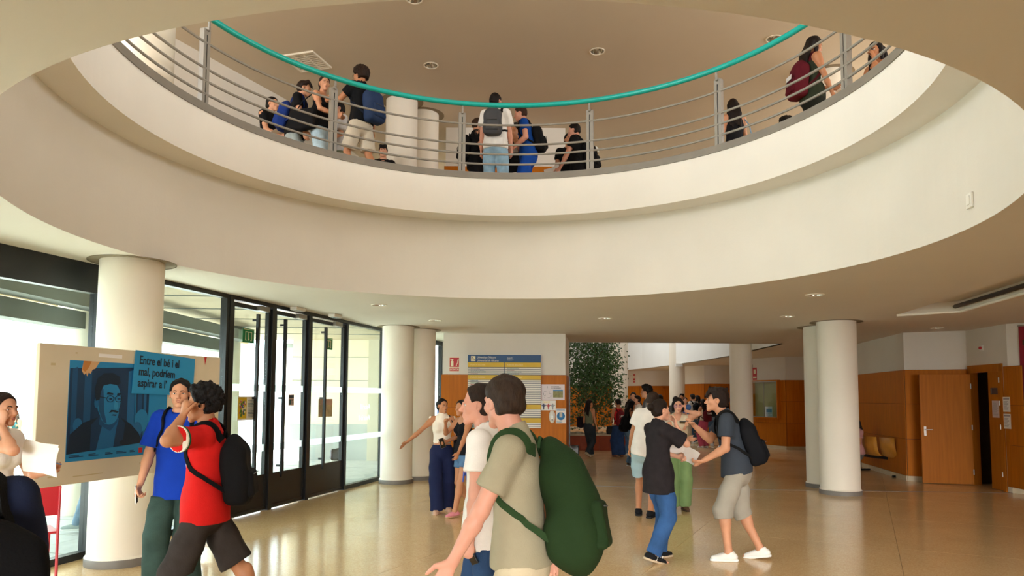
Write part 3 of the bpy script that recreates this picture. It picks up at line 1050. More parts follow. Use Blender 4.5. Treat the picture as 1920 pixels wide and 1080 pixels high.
# ------------------------------------------------------------------ litter bins
def litter_bin(x, y, label, z=0.0):
    b = empty('litter_bin', (x, y, z))
    tag(b, label, 'bin')
    MB().box(-0.085, 0.085, -0.12, 0.12, 0, 0.52).build('body', WHITEP, b, bevel=0.015)
    k = MB()
    rnd = random.Random(4)
    n = 20
    prof = ((1.0, 0.46), (1.14, 0.49), (1.10, 0.56), (1.06, 0.62), (1.0, 0.655), (0.85, 0.64))
    vs = []
    for r, zz in prof:
        for i in range(n):
            a = 2 * PI * i / n
            c, s_ = math.cos(a), math.sin(a)
            q = 1 / max(abs(c), abs(s_))
            vs.append((0.09 * r * c * q + rnd.uniform(-0.006, 0.006), 0.125 * r * s_ * q + rnd.uniform(-0.006, 0.006), zz + rnd.uniform(-0.012, 0.012)))
    fs = [(i * n + j, i * n + (j + 1) % n, (i + 1) * n + (j + 1) % n, (i + 1) * n + j) for i in range(len(prof) - 1) for j in range(n)]
    fs.append(tuple(range(5 * n, 6 * n)))
    k.add(vs, fs)
    k.build('bin_liner', mat('bin_bag', '#101012', 0.3), b, True)


litter_bin(1.29, 14.70, 'slim white bin with a black liner at the end of the central block')
litter_bin(-3.30, 13.45, 'white bin with a black liner outside the lettered pane', -0.004)

# ------------------------------------------------------------------ cleaning cart behind the left columns
cc = empty('cleaning_cart', (-1.72, 15.9, 0))
tag(cc, 'cleaning cart with a black bucket and mops behind the left columns', 'cart')
MB().lathe([(0.001, 0.28), (0.12, 0.28), (0.155, 0.66), (0.15, 0.66), (0.12, 0.3), (0.001, 0.3)], 24).build('bucket', BLACKP, cc, True)
MB().lathe([(0.15, 0.65), (0.165, 0.66), (0.165, 0.70), (0.15, 0.70)], 24).build('bucket_rim', mat('lime_plastic', '#86c232', 0.4), cc, True)
MB().box(-0.2, 0.2, -0.16, 0.16, 0.2, 0.27).build('deck', BLACKP, cc, bevel=0.01)
for x in (-0.17, 0.17):
    for y in (-0.12, 0.12):
        MB().cyl((x - 0.012, y, 0.04), (x + 0.012, y, 0.04), 0.04, 12).cyl((x, y, 0.04), (x, y, 0.2), 0.01, 8).build('caster', mat('caster_grey', '#6b6f72', 0.4), cc)
MB().box(-0.19, 0.19, 0.14, 0.17, 0.27, 0.95).build('back_plate', BLACKP, cc)
mp = empty('mop', (-1.70, 15.84, 0.3))
tag(mp, 'mop with a bright blue handle standing in the bucket of the cart', 'mop')
MB().tube([(0, 0, 0.1), (0.06, 0.02, 1.22)], 0.016, 10).build('handle', mat('mop_blue', '#1f6fd0', 0.4), mp, True)
MB().tube([(0.06, 0.02, 1.22), (0.065, 0.022, 1.36)], 0.018, 10).build('grip', BLACKP, mp, True)
MB().lathe([(0.001, 0.12), (0.03, 0.12), (0.06, 0.0), (0.001, 0.0)], 12).build('mop_head', mat('mop_fibre', '#cfcabb', 0.9), mp, True)
sp = empty('spray_bottle', (-1.58, 15.88, 0.665))
tag(sp, 'white spray bottle hooked on the cleaning cart', 'bottle')
MB().lathe([(0.001, 0), (0.035, 0), (0.037, 0.13), (0.015, 0.17), (0.013, 0.2), (0.001, 0.2)], 16).build('bottle', WHITEP, sp, True)
MB().box(-0.05, 0.02, -0.012, 0.012, 0.2, 0.235).build('trigger', BLACKP, sp)

# ------------------------------------------------------------------ the poster board on wheels
PL, PR = Vector((-3.64, 5.44, 0)), Vector((-3.09, 7.48, 0))
Mb, Lb = frame_M(PL, PR)          # hall on the -y side
pb = empty('poster_board', (0, 0, 0))
tag(pb, 'large cream display board on wheels in front of the left column', 'display board')
MB().box(0, Lb, 0.0, 0.035, 0.93, 2.05, Mb).build('panel', mat('board_cream', '#dccfb2', 0.7, noise=0.04, scale=3), pb, bevel=0.004)
for x in (0.05, Lb - 0.05):
    MB().box(x - 0.02, x + 0.02, 0.04, 0.08, 0.09, 2.0, Mb).build('upright', WHITEP, pb)
    MB().box(x - 0.025, x + 0.025, -0.26, 0.34, 0.085, 0.125, Mb).build('foot', WHITEP, pb, bevel=0.006)
    for y in (-0.24, 0.32):
        c = MB().cyl(Mb @ Vector((x - 0.011, y, 0.034)), Mb @ Vector((x + 0.011, y, 0.034)), 0.033, 14).build('caster', mat('caster_rubber', '#3c4146', 0.5), pb)
        MB().box(x - 0.02, x - 0.013, y - 0.018, y + 0.018, 0.03, 0.086, Mb).box(x + 0.013, x + 0.02, y - 0.018, y + 0.018, 0.03, 0.086, Mb).box(x - 0.02, x + 0.02, y - 0.018, y + 0.018, 0.075, 0.086, Mb).build('fork', CHROME, c)
pw = MB()
for x, z, w, h in ((0.12, 1.0, 0.05, 0.012), (0.35, 0.985, 0.30, 0.008), (1.05, 1.03, 0.05, 0.012), (1.25, 1.0, 0.06, 0.008), (0.10, 1.88, 0.04, 0.02), (0.32, 1.985, 0.02, 0.012)):
    pw.box(x, x + w, -0.0012, 0, z, z + h, Mb)
pw.build('scuff', mat('tape_mark', '#c9b68a', 0.8), pb)
MB().box(0.55, 0.80, -0.0015, 0, 1.97, 2.0, Mb).build('label_strip', PAPER, pb)
MB().add([Mb @ Vector(q) for q in ((1.86, -0.0015, 2.04), (1.90, -0.0015, 2.045), (1.875, -0.0015, 1.96))], [(0, 2, 1)]).build('red_scrap', REDP, pb)

# blue poster with a portrait
CY = mat('poster_cyan', '#1b86bd', 0.55)
tones = [mat('poster_tone_%d' % i, c, 0.55) for i, c in enumerate(('#0c3557', '#0f4f7c', '#14669a', '#1b7fb4', '#0a2438', '#2b93c6'))]
po = empty('portrait_poster', (0, 0, 0))
tag(po, 'blue poster with the portrait of a man in glasses on the board', 'poster')


def bq(x, z, l):
    return Mb @ Vector((x, -0.002 - 0.0004 * l, z))


def blob(mb, cx, cz, rx, rz, l, mi, n=28, tilt=0.0, a0=0, a1=2 * PI):
    pts = []
    for t in np.linspace(a0, a1, n + 1)[:-1]:
        x, z = rx * math.cos(t), rz * math.sin(t)
        pts.append(bq(cx + x * math.cos(tilt) - z * math.sin(tilt), cz + x * math.sin(tilt) + z * math.cos(tilt), l))
    mb.add(pts, [tuple(range(n))], mi)


def shape(mb, pts, l, mi):
    mb.add([bq(x, z, l) for x, z in pts], [tuple(range(len(pts)))], mi)


MB().box(0.27, 1.36, -0.002, 0, 1.11, 1.93, Mb).build('poster_sheet', CY, po)
pm = MB()
shape(pm, [(0.275, 1.865), (1.13, 1.905), (1.13, 1.225), (0.275, 1.17)][::-1], 1, 0)
for x, w, mi in ((0.30, 0.05, 1), (0.42, 0.07, 1), (0.60, 0.03, 0), (0.88, 0.09, 2), (1.00, 0.05, 1), (1.07, 0.03, 2), (0.96, 0.02, 3)):
    shape(pm, [(x, 1.86), (x, 1.24), (x + w, 1.24), (x + w, 1.88)], 2, mi)
blob(pm, 0.37, 1.40, 0.045, 0.06, 3, 2)
blob(pm, 1.05, 1.42, 0.08, 0.10, 3, 3)
blob(pm, 1.00, 1.34, 0.06, 0.07, 3.2, 2)
# coat, collar and shirt
shape(pm, [(0.275, 1.172), (0.30, 1.33), (0.42, 1.42), (0.56, 1.46), (0.82, 1.45), (0.93, 1.39), (1.02, 1.31), (1.07, 1.22)][::-1], 4, 4)
shape(pm, [(0.52, 1.185), (0.57, 1.45), (0.79, 1.45), (0.74, 1.20)][::-1], 5, 2)
shape(pm, [(0.50, 1.183), (0.50, 1.40), (0.58, 1.47), (0.615, 1.40), (0.56, 1.185)][::-1], 6, 0)
shape(pm, [(0.74, 1.20), (0.77, 1.38), (0.80, 1.46), (0.86, 1.40), (0.84, 1.206)][::-1], 6, 0)
# neck, head, ear
shape(pm, [(0.58, 1.40), (0.59, 1.56), (0.78, 1.54), (0.77, 1.41), (0.70, 1.34)][::-1], 7, 1)
blob(pm, 0.675, 1.60, 0.125, 0.165, 8, 3, 32, -0.1)
blob(pm, 0.685, 1.50, 0.10, 0.105, 8.2, 3, 28)
blob(pm, 0.545, 1.585, 0.024, 0.045, 8.4, 2, 16)
# shaded side of the face
shape(pm, [(0.555, 1.70), (0.57, 1.52), (0.62, 1.42), (0.66, 1.405), (0.63, 1.50), (0.62, 1.60), (0.61, 1.70)], 9, 1)
# hair
shape(pm, [(0.535, 1.60), (0.52, 1.70), (0.545, 1.79), (0.61, 1.835), (0.70, 1.84), (0.775, 1.81), (0.79, 1.755), (0.76, 1.735), (0.68, 1.745), (0.61, 1.73), (0.585, 1.68), (0.575, 1.61)][::-1], 10, 4)
# brows, glasses, eyes, nose, moustache, mouth
shape(pm, [(0.645, 1.655), (0.655, 1.675), (0.715, 1.665), (0.715, 1.65)], 11, 4)
shape(pm, [(0.755, 1.645), (0.76, 1.665), (0.80, 1.668), (0.80, 1.652)], 11, 4)
for cx in (0.685, 0.775):
    pts = [(cx + 0.040 * math.cos(t), 1.617 + 0.030 * math.sin(t)) for t in np.linspace(0, 2 * PI, 21)]
    inn = [(cx + 0.034 * math.cos(t), 1.617 + 0.024 * math.sin(t)) for t in np.linspace(0, 2 * PI, 21)]
    for k in range(20):
        shape(pm, [pts[k], pts[k + 1], inn[k + 1], inn[k]], 12, 4)
    blob(pm, cx + 0.005, 1.615, 0.018, 0.008, 11.5, 0, 14)
shape(pm, [(0.56, 1.632), (0.56, 1.64), (0.645, 1.627), (0.645, 1.619)][::-1], 12, 4)
shape(pm, [(0.722, 1.622), (0.722, 1.628), (0.738, 1.628), (0.738, 1.622)], 12, 4)
shape(pm, [(0.735, 1.61), (0.725, 1.535), (0.76, 1.525), (0.775, 1.545), (0.755, 1.61)], 11, 5)
shape(pm, [(0.675, 1.495), (0.70, 1.522), (0.745, 1.518), (0.785, 1.505), (0.765, 1.495), (0.72, 1.505)], 12, 4)
shape(pm, [(0.70, 1.475), (0.725, 1.483), (0.765, 1.478), (0.75, 1.468)], 12, 0)
blob(pm, 0.44, 1.21, 0.055, 0.028, 12, 4, 16)
blob(pm, 0.86, 1.235, 0.055, 0.026, 12, 4, 16)
pm.build('portrait_print', tones, po)
pt = MB()
shape(pt, [(0.40, 1.93), (0.385, 1.85), (0.41, 1.815), (0.43, 1.83), (0.44, 1.80), (0.455, 1.835), (0.475, 1.825), (0.49, 1.86), (0.52, 1.87), (0.54, 1.90), (0.565, 1.93)], 3, 0)
shape(pt, [(0.40, 1.93), (0.39, 1.855), (0.42, 1.84), (0.455, 1.88), (0.48, 1.93)], 4, 1)
pt.build('torn_patch', [mat('torn_card', '#d2a878', 0.85), mat('torn_card_dark', '#c07e3a', 0.85)], po)
lg = MB()
for k, (x, w) in enumerate(((0.30, 0.14), (0.49, 0.10), (0.66, 0.08), (0.78, 0.11), (0.93, 0.06))):
    lg.box(x, x + w, -0.0032, -0.002, 1.142, 1.150, Mb).box(x, x + w * 0.7, -0.0032, -0.002, 1.155, 1.161, Mb)
lg.build('footer_print', tones[0], po)
MB().box(1.03, 1.075, -0.0032, -0.002, 1.13, 1.175, Mb).build('red_mark', REDP, po)
# blue text sheet
ts = empty('text_sheet', (0, 0, 0))
tag(ts, 'light blue sheet with three lines of bold text at the top right of the board', 'poster')
MB().add([Mb @ Vector(q) for q in ((0.91, -0.010, 1.665), (1.70, -0.008, 1.645), (1.715, -0.008, 2.015), (0.94, -0.010, 2.055), (0.91, -0.0125, 1.665), (1.70, -0.0105, 1.645), (1.715, -0.0105, 2.015), (0.94, -0.0125, 2.055))],
         [(0, 1, 2, 3), (7, 6, 5, 4), (0, 4, 5, 1), (1, 5, 6, 2), (2, 6, 7, 3), (3, 7, 4, 0)]).build('sheet', mat('sheet_blue', '#2493c8', 0.55), ts)
Mt = Mb @ Matrix.Translation((0.985, -0.0135, 1.935)) @ Matrix.Rotation(PI / 2, 4, 'X') @ Matrix.Rotation(-0.04, 4, 'Z')
for k, t in enumerate(("Entre el bé i el", "mal, podríem", "aspirar a l\u2019")):
    text_obj('lettering', t, 0.105, mat('ink_navy', '#16283a', 0.7), Mt @ Matrix.Translation((0, -0.103 * k, 0)), ts, narrow=0.82, bold=0.0022)

# ------------------------------------------------------------------ red metal chair by the glass at the left
rc = empty('metal_chair', (-4.24, 6.30, 0), math.radians(222))
tag(rc, 'red metal chair behind the board at the far left', 'chair')
RM = mat('red_enamel', '#b5202c', 0.4)
MB().box(-0.2, 0.2, -0.2, 0.2, 0.44, 0.46).build('seat', RM, rc, bevel=0.008)
MB().box(-0.2, 0.2, 0.19, 0.21, 0.60, 0.86).build('backrest', RM, rc, bevel=0.008)
for x in (-0.19, 0.19):
    MB().tube([(x, 0.22, 0), (x, 0.2, 0.45), (x, 0.215, 0.85)], 0.012, 8).build('leg', RM, rc, True)
    MB().tube([(x, -0.22, 0), (x, -0.19, 0.45)], 0.012, 8).build('leg', RM, rc, True)

# ------------------------------------------------------------------ planter with its tree in the second court
MARB = mat('red_marble', '#8f3d1e', 0.5, noise=0.2, scale=3.5, spec=0.2)
pl = empty('planter', (0, 0, 0))
tag(pl, 'low red marble planter in the court under the indoor tree', 'planter')
w = (3.9 - 1.55) / 4
for k in range(4):
    MB().box(1.55 + k * w + 0.002, 1.55 + (k + 1) * w - 0.002, 22.15, 22.22, 0, 0.46).build('marble_slab', MARB, pl)
MB().box(1.55, 3.9, 22.22, 24.9, 0, 0.42).box(3.83, 3.9, 22.2, 24.9, 0, 0.46).build('planter_core', MARB, pl)
MB().box(1.5, 3.95, 22.1, 22.3, 0.46, 0.50).build('coping', mat('coping_stone', '#b9a98c', 0.6, noise=0.1, scale=8), pl)
st = MB()
rnd = random.Random(12)
for k in range(220):
    x, y, r = rnd.uniform(1.6, 3.8), rnd.uniform(22.32, 23.4), rnd.uniform(0.03, 0.075)
    st.lathe([(0.001, -1), (0.8, -0.5), (1, 0.1), (0.6, 0.8), (0.001, 1)], 6, M=Matrix.Translation((x, y, 0.45 + r * 0.5)) @ Matrix.Rotation(rnd.uniform(0, 3), 4, 'Z') @ Matrix.Diagonal((r, r * rnd.uniform(0.7, 1.2), r * 0.7, 1)))
so = st.build('pebbles', mat('pebble_grey', '#a39a86', 0.8, noise=0.2, scale=10), pl)
so['kind'] = 'stuff'
tr = empty('indoor_tree', (2.75, 23.6, 0.42))
tag(tr, 'leafy indoor fig tree growing from the red marble planter', 'tree')
BARK = mat('bark', '#6b543c', 0.9, noise=0.15, scale=12)
MB().tube([(0, 0, 0), (0.02, 0.02, 0.7), (-0.03, 0.0, 1.4), (0.0, 0.02, 2.1), (0.05, 0.0, 2.9)], [0.06, 0.052, 0.045, 0.035, 0.015], 10).build('trunk', BARK, tr, True)
tips = []
rnd = random.Random(21)
for k in range(13):
    z0 = 0.8 + k * 0.16
    a = k * 2.4
    L = rnd.uniform(0.5, 0.95) * (1.15 - 0.25 * abs(z0 - 1.8))
    p0 = Vector((0, 0, z0))
    p1 = p0 + Vector((math.cos(a) * L * 0.5, math.sin(a) * L * 0.5, 0.3))
    p2 = p0 + Vector((math.cos(a) * L, math.sin(a) * L, 0.62 + rnd.uniform(-0.1, 0.15)))
    MB().tube([p0, p1, p2], [0.02, 0.014, 0.006], 6).build('branch', BARK, tr, True)
    tips += [p1, p2, p1 * 0.4 + p2 * 0.6]
leaf = MB()
for k in range(7200):
    if k % 3:
        c = tips[rnd.randrange(len(tips))] + Vector((rnd.gauss(0, 0.24), rnd.gauss(0, 0.24), rnd.gauss(-0.03, 0.20)))
    else:
        t = rnd.uniform(0, 2 * PI)
        zz = rnd.uniform(0.25, 3.0)
        R_ = (0.98 if zz < 2.3 else 0.8) * math.sqrt(rnd.random())
        c = Vector((R_ * math.cos(t), R_ * math.sin(t), zz + rnd.gauss(0, 0.08)))
    if c.z < 0.12 or c.x < -1.2 or c.x > 1.25:
        continue
    l = rnd.uniform(0.075, 0.125)
    d = Vector((rnd.gauss(0, 1), rnd.gauss(0, 1), rnd.gauss(-0.5, 0.6))).normalized()
    s_ = d.orthogonal().normalized()
    s_ = Matrix.Rotation(rnd.uniform(0, 6.28), 3, d) @ s_
    n_ = d.cross(s_)
    m_ = c + d * l * 0.5 + n_ * l * 0.1
    leaf.add([c, m_ + s_ * l * 0.3, c + d * l, m_ - s_ * l * 0.3], [(0, 1, 2), (0, 2, 3)])
LEAF = mat('fig_leaf', '#40602e', 0.5, noise=0.35, scale=2.2)
lf = leaf.build('foliage', LEAF, tr)
lf['kind'] = 'stuff'
# bags left on the planter edge
for x, col, lb, nm in ((3.42, '#d9a0a4', 'pink handbag standing on the planter edge', 'handbag'), (3.10, '#1b1b1f', 'black rucksack slumped on the planter edge', 'rucksack'), (3.66, '#e6e1d8', 'white carrier bag standing at the end of the planter', 'carrier_bag')):
    b = empty(nm, (x, 22.2, 0.5))
    tag(b, lb, 'bag')
    MB().lathe([(0.001, 0), (0.13, 0), (0.15, 0.1), (0.12, 0.25), (0.001, 0.27)], 14, M=Matrix.Diagonal((1, 0.6, 1, 1))).build('bag_body', mat('bag_' + nm, col, 0.7), b, True)
    MB().tube([(-0.06, 0, 0.25), (-0.04, 0, 0.38), (0.04, 0, 0.38), (0.06, 0, 0.25)], 0.008, 6).build('handle', mat('bag_' + nm, col, 0.7), b, True)

# ------------------------------------------------------------------ right-hand side: door, notices, seats, display case
dl = empty('door_leaf', (8.96, 13.86, 0), 0)
tag(dl, 'wide wooden door leaf standing open against the panelled wall', 'door')
Mo, Lo = frame_M((8.93, 13.80), (8.07, 14.02))
Mo = Matrix.Translation((-8.96, -13.86, 0)) @ Mo
MB().box(0, 0.89, -0.0, 0.045, 0.01, 2.13, Mo).build('leaf', WOODD, dl)
h_ = MB().box(0.80, 0.84, 0.045, 0.052, 0.93, 1.11, Mo).build('lock_plate', METAL, dl)
MB().tube([Mo @ Vector(q) for q in ((0.82, 0.045, 1.05), (0.82, 0.09, 1.05), (0.70, 0.095, 1.05))], 0.010, 8).build('lever', METAL, dl, True)
MB().cyl(Mo @ Vector((0.82, 0.045, 0.95)), Mo @ Vector((0.82, 0.06, 0.95)), 0.022, 14).build('lock_rose', METAL, dl)
for z in (0.25, 1.1, 1.9):
    MB().cyl(Mo @ Vector((0.0, 0.05, z - 0.05)), Mo @ Vector((0.0, 0.05, z + 0.05)), 0.012, 8).build('hinge', METAL, dl)
# door frame and narrow fixed leaf in the opening of the side bay
d4 = MB().box(0.06, 0.13, -0.03, 0.12, 0, 2.24, Md).box(1.08, 1.16, -0.03, 0.12, 0, 2.24, Md).box(0.06, 1.16, -0.03, 0.12, 2.16, 2.30, Md).build('door_4', WOODD)
structure(d4, 'wooden frame of the double door at the right')
MB().box(0.72, 1.08, -0.02, 0.025, 0.01, 2.16, Md).build('fixed_leaf', WOODD, d4)
for z in (0.3, 1.15, 1.58, 2.0):
    MB().cyl(Md @ Vector((1.08, -0.035, z - 0.045)), Md @ Vector((1.08, -0.035, z + 0.045)), 0.011, 8).build('hinge', METAL, d4)
nb = (-0.997, 0.08)


def md(x, z, off=-0.022):
    q = Md @ Vector((x, off, z))
    return (q.x, q.y, q.z)


o, M = plate('room_plate', 'sign', 'small dark room plate on the narrow door leaf', md(0.90, 1.80), -1, 0.08, 0.22, 0.12, mat('plate_grey', '#4a4650', 0.4), 0.002)
MB().box(-0.1, -0.07, -0.05, 0.05, 0, 0.002, M).build('clip', METAL, o)
o, M = plate('door_sheet', 'notice', 'pinkish sheet of paper on the narrow door leaf', md(0.93, 1.47), -1, 0.08, 0.21, 0.31, mat('sheet_pink', '#dccbca', 0.8), 0.002)
lines(o, M, -0.08, 0.08, -0.12, 0.12, 12, mat('ink_faint', '#a9a0a2', 0.8), 8)
q = Vector((8.86, 12.62, 0)) * 0.72 + Vector((8.82, 12.2, 0)) * 0.28
for z, lb in ((1.56, 'upper of two white notices beside the right doorway'), (1.26, 'lower of two white notices beside the right doorway')):
    o, M = plate('wall_notice', 'notice', lb, md(1.26, z, -0.022), -1, 0.08, 0.21, 0.265, PAPER, 0.002)
    lines(o, M, -0.08, 0.08, -0.10, 0.06, 9, mat('ink_faint', '#a9a0a2', 0.8), 11)
    MB().box(-0.085, 0.085, 0.085, 0.11, 0, 0.0012, M).build('heading', mat('ink_faint', '#a9a0a2', 0.8), o)
fa = empty('fire_alarm', md(0.55, 2.62, -0.0))
tag(fa, 'small red and white fire alarm on the wall above the doorway', 'alarm')
MB().box(-0.03, 0.0, -0.045, 0.045, -0.05, 0.05).build('base', WHITEP, fa, bevel=0.005)
MB().lathe([(0.001, 0), (0.03, 0), (0.026, 0.03), (0.001, 0.035)], 16, M=Matrix.Translation((-0.03, 0, 0)) @ Matrix.Rotation(-PI / 2, 4, 'Y')).build('sounder', REDP, fa, True)
bn = empty('banner', (0, 0, 0))
tag(bn, 'tall dark red banner at the right edge of the picture', 'banner')
Mp_, Lp_ = frame_M(C0, (9.35, 12.1))
MB().box(0.19, 0.62, -0.034, -0.024, 1.35, 2.95, Mp_).build('cloth', mat('banner_red', '#8f1526', 0.8), bn)
MB().cyl(Mp_ @ Vector((0.18, -0.032, 2.95)), Mp_ @ Vector((0.63, -0.032, 2.95)), 0.012, 10).build('rod', METAL, bn)

bs = empty('beam_seat', (8.15, 15.75, 0), math.radians(100))
tag(bs, 'row of bentwood seats on a black beam behind the right columns', 'seat')
BENT = mat('bent_beech', '#c9882f', 0.4, noise=0.1, scale=6)
MB().box(-0.9, 0.9, -0.03, 0.03, 0.33, 0.39).build('beam', BLACKM, bs)
for x in (-0.7, 0.7):
    MB().box(x - 0.025, x + 0.025, -0.03, 0.03, 0.0, 0.34).box(x - 0.03, x + 0.03, -0.25, 0.25, 0, 0.04).build('leg', BLACKM, bs)
for x in (-0.56, 0.0, 0.56):
    prof = [(-0.22, 0.42), (-0.16, 0.435), (0.0, 0.425), (0.14, 0.42), (0.20, 0.47), (0.23, 0.60), (0.25, 0.82)]
    vs, fs = [], []
    for y, z in prof:
        for xx, t in ((-0.23, 0), (-0.12, 0), (0.12, 0), (0.23, 0)):
            vs.append((x + xx, y + (0.02 if abs(xx) < 0.2 and z > 0.5 else 0), z - (0.012 if abs(xx) < 0.2 and z < 0.5 else 0)))
    for i in range(len(prof) - 1):
        for k in range(3):
            fs.append((i * 4 + k, i * 4 + k + 1, i * 4 + k + 5, i * 4 + k + 4))
    so_ = MB().add(vs, fs).build('seat_shell', BENT, bs, True)
    md_ = so_.modifiers.new('t', 'SOLIDIFY')
    md_.thickness = 0.012

dc = empty('display_case', (0, 0, 0))
tag(dc, 'glazed wooden display case on the wall beyond the right columns', 'display case')
Mc, Lc = frame_M(F, E)
x0, x1 = Lc - 1.42, Lc - 0.22
cs = MB().box(x0, x1, -0.16, -0.018, 0.98, 1.03, Mc).box(x0, x1, -0.16, -0.018, 2.20, 2.25, Mc).box(x0, x0 + 0.04, -0.16, -0.018, 1.03, 2.2, Mc).box(x1 - 0.04, x1, -0.16, -0.018, 1.03, 2.2, Mc)
cs.build('case', WOOD, dc)
MB().box(x0 + 0.04, x1 - 0.04, -0.022, -0.018, 1.03, 2.2, Mc).build('back', mat('case_felt', '#b9a779', 0.9), dc)
fr_ = MB().box(x0 + 0.03, x1 - 0.03, -0.165, -0.155, 1.02, 1.05, Mc).box(x0 + 0.03, x1 - 0.03, -0.165, -0.155, 2.18, 2.21, Mc)
for x in (x0 + 0.03, (x0 + x1) / 2 - 0.01, x1 - 0.05):
    fr_.box(x, x + 0.02, -0.165, -0.155, 1.03, 2.2, Mc)
fr_.build('frame', METAL, dc)
MB().box(x0 + 0.04, x1 - 0.04, -0.155, -0.150, 1.04, 2.19, Mc).build('pane', GLASS, dc)
o, M = plate('leaflet', 'notice', 'pale blue leaflet propped in the display case', tuple(Mc @ Vector((x0 + 0.78, -0.12, 1.20))), 0.0, -1, 0.24, 0.34, mat('leaflet_blue', '#cfe0ec', 0.7))
MB().box(-0.09, 0.09, -0.02, 0.10, 0, 0.001, M).build('picture', mat('leaflet_pic', '#5f93bd', 0.6), o)
lines(o, M, -0.09, 0.09, -0.15, -0.04, 4, INKB, 2)


def extinguisher(p, label):
    e = empty('fire_extinguisher', p)
    tag(e, label, 'fire extinguisher')
    RE = mat('extinguisher_red', '#c3151d', 0.3)
    MB().lathe([(0.001, 0), (0.075, 0.0), (0.078, 0.03), (0.078, 0.36), (0.06, 0.42), (0.025, 0.45), (0.001, 0.45)], 24).build('cylinder', RE, e, True)
    MB().lathe([(0.0785, 0.20), (0.0787, 0.33)], 24).build('label_band', PAPER, e, True)
    MB().box(-0.02, 0.02, -0.05, 0.03, 0.45, 0.50).box(-0.012, 0.012, -0.10, 0.0, 0.50, 0.515).build('valve', BLACKP, e)
    MB().tube([(0.0, -0.03, 0.47), (0.09, -0.02, 0.44), (0.105, 0.0, 0.3), (0.10, 0.0, 0.12)], 0.011, 8).build('hose', BLACKP, e, True)
    MB().lathe([(0.08, 0.0), (0.08, 0.03)], 20).build('foot_ring', BLACKP, e)


q = Mc @ Vector((x0 - 0.28, -0.12, 0.66))
extinguisher(tuple(q), 'red fire extinguisher hanging beside the display case')
for pp, n_, lb in ((Mc @ Vector((x0 + 0.02, -0.004, 2.48)), (-0.92, -0.40), 'small red fire sign above the display case'), (frame_M((5.6, 37.6), (6.4, 35.5))[0] @ Vector((1.75, -0.004, 2.62)), (-0.934, -0.356), 'small red fire sign on the far white wall')):
    o, M = plate('fire_sign', 'sign', lb, (pp.x, pp.y, pp.z), n_[0], n_[1], 0.2, 0.42, FIRE, 0.004)
    MB().box(-0.05, 0.05, 0.0, 0.15, 0, 0.002, M).build('symbol', CREAMP, o)
    MB().box(-0.08, 0.08, -0.15, -0.10, 0, 0.002, M).build('caption', CREAMP, o)
vb = plate('vent_plate', 'vent', 'small grey vent plate high on the wall beyond the columns', tuple(Mc @ Vector((x0 - 0.17, -0.004, 2.72))), -0.92, -0.40, 0.22, 0.16, mat('vent_grey', '#a9a294', 0.6))
# doors of the far classrooms
for a, b, lb in (((8.25, 29.4), (9.15, 29.4), 'brown classroom door at the far right of the court'), ((6.75, 35.5), (7.6, 35.5), 'brown classroom door at the end of the court')):
    M, L = frame_M(a, b)
    d = empty('classroom_door', (0, 0, 0))
    tag(d, lb, 'door')
    MB().box(0, L, -0.05, -0.02, 0, 2.1, M).build('leaf', WOODD, d)
    MB().box(-0.06, 0, -0.06, -0.018, 0, 2.16, M).box(L, L + 0.06, -0.06, -0.018, 0, 2.16, M).box(-0.06, L + 0.06, -0.06, -0.018, 2.1, 2.16, M).build('frame', WOOD, d)
    MB().box(0.06, 0.18, -0.09, -0.05, 1.03, 1.06, M).build('lever', METAL, d)
# grey box outside at the far left
gb = empty('service_cabinet', (-6.9, 7.9, -0.004))
tag(gb, 'grey service cabinet outside the big left pane', 'cabinet')
MB().box(-0.3, 0.3, -0.2, 0.2, 0, 1.55).build('body', mat('cabinet_grey', '#8d9698', 0.6), gb, bevel=0.01)
MB().box(-0.27, 0.27, -0.215, -0.2, 0.1, 1.45).build('door', mat('cabinet_grey2', '#9aa3a5', 0.6), gb)

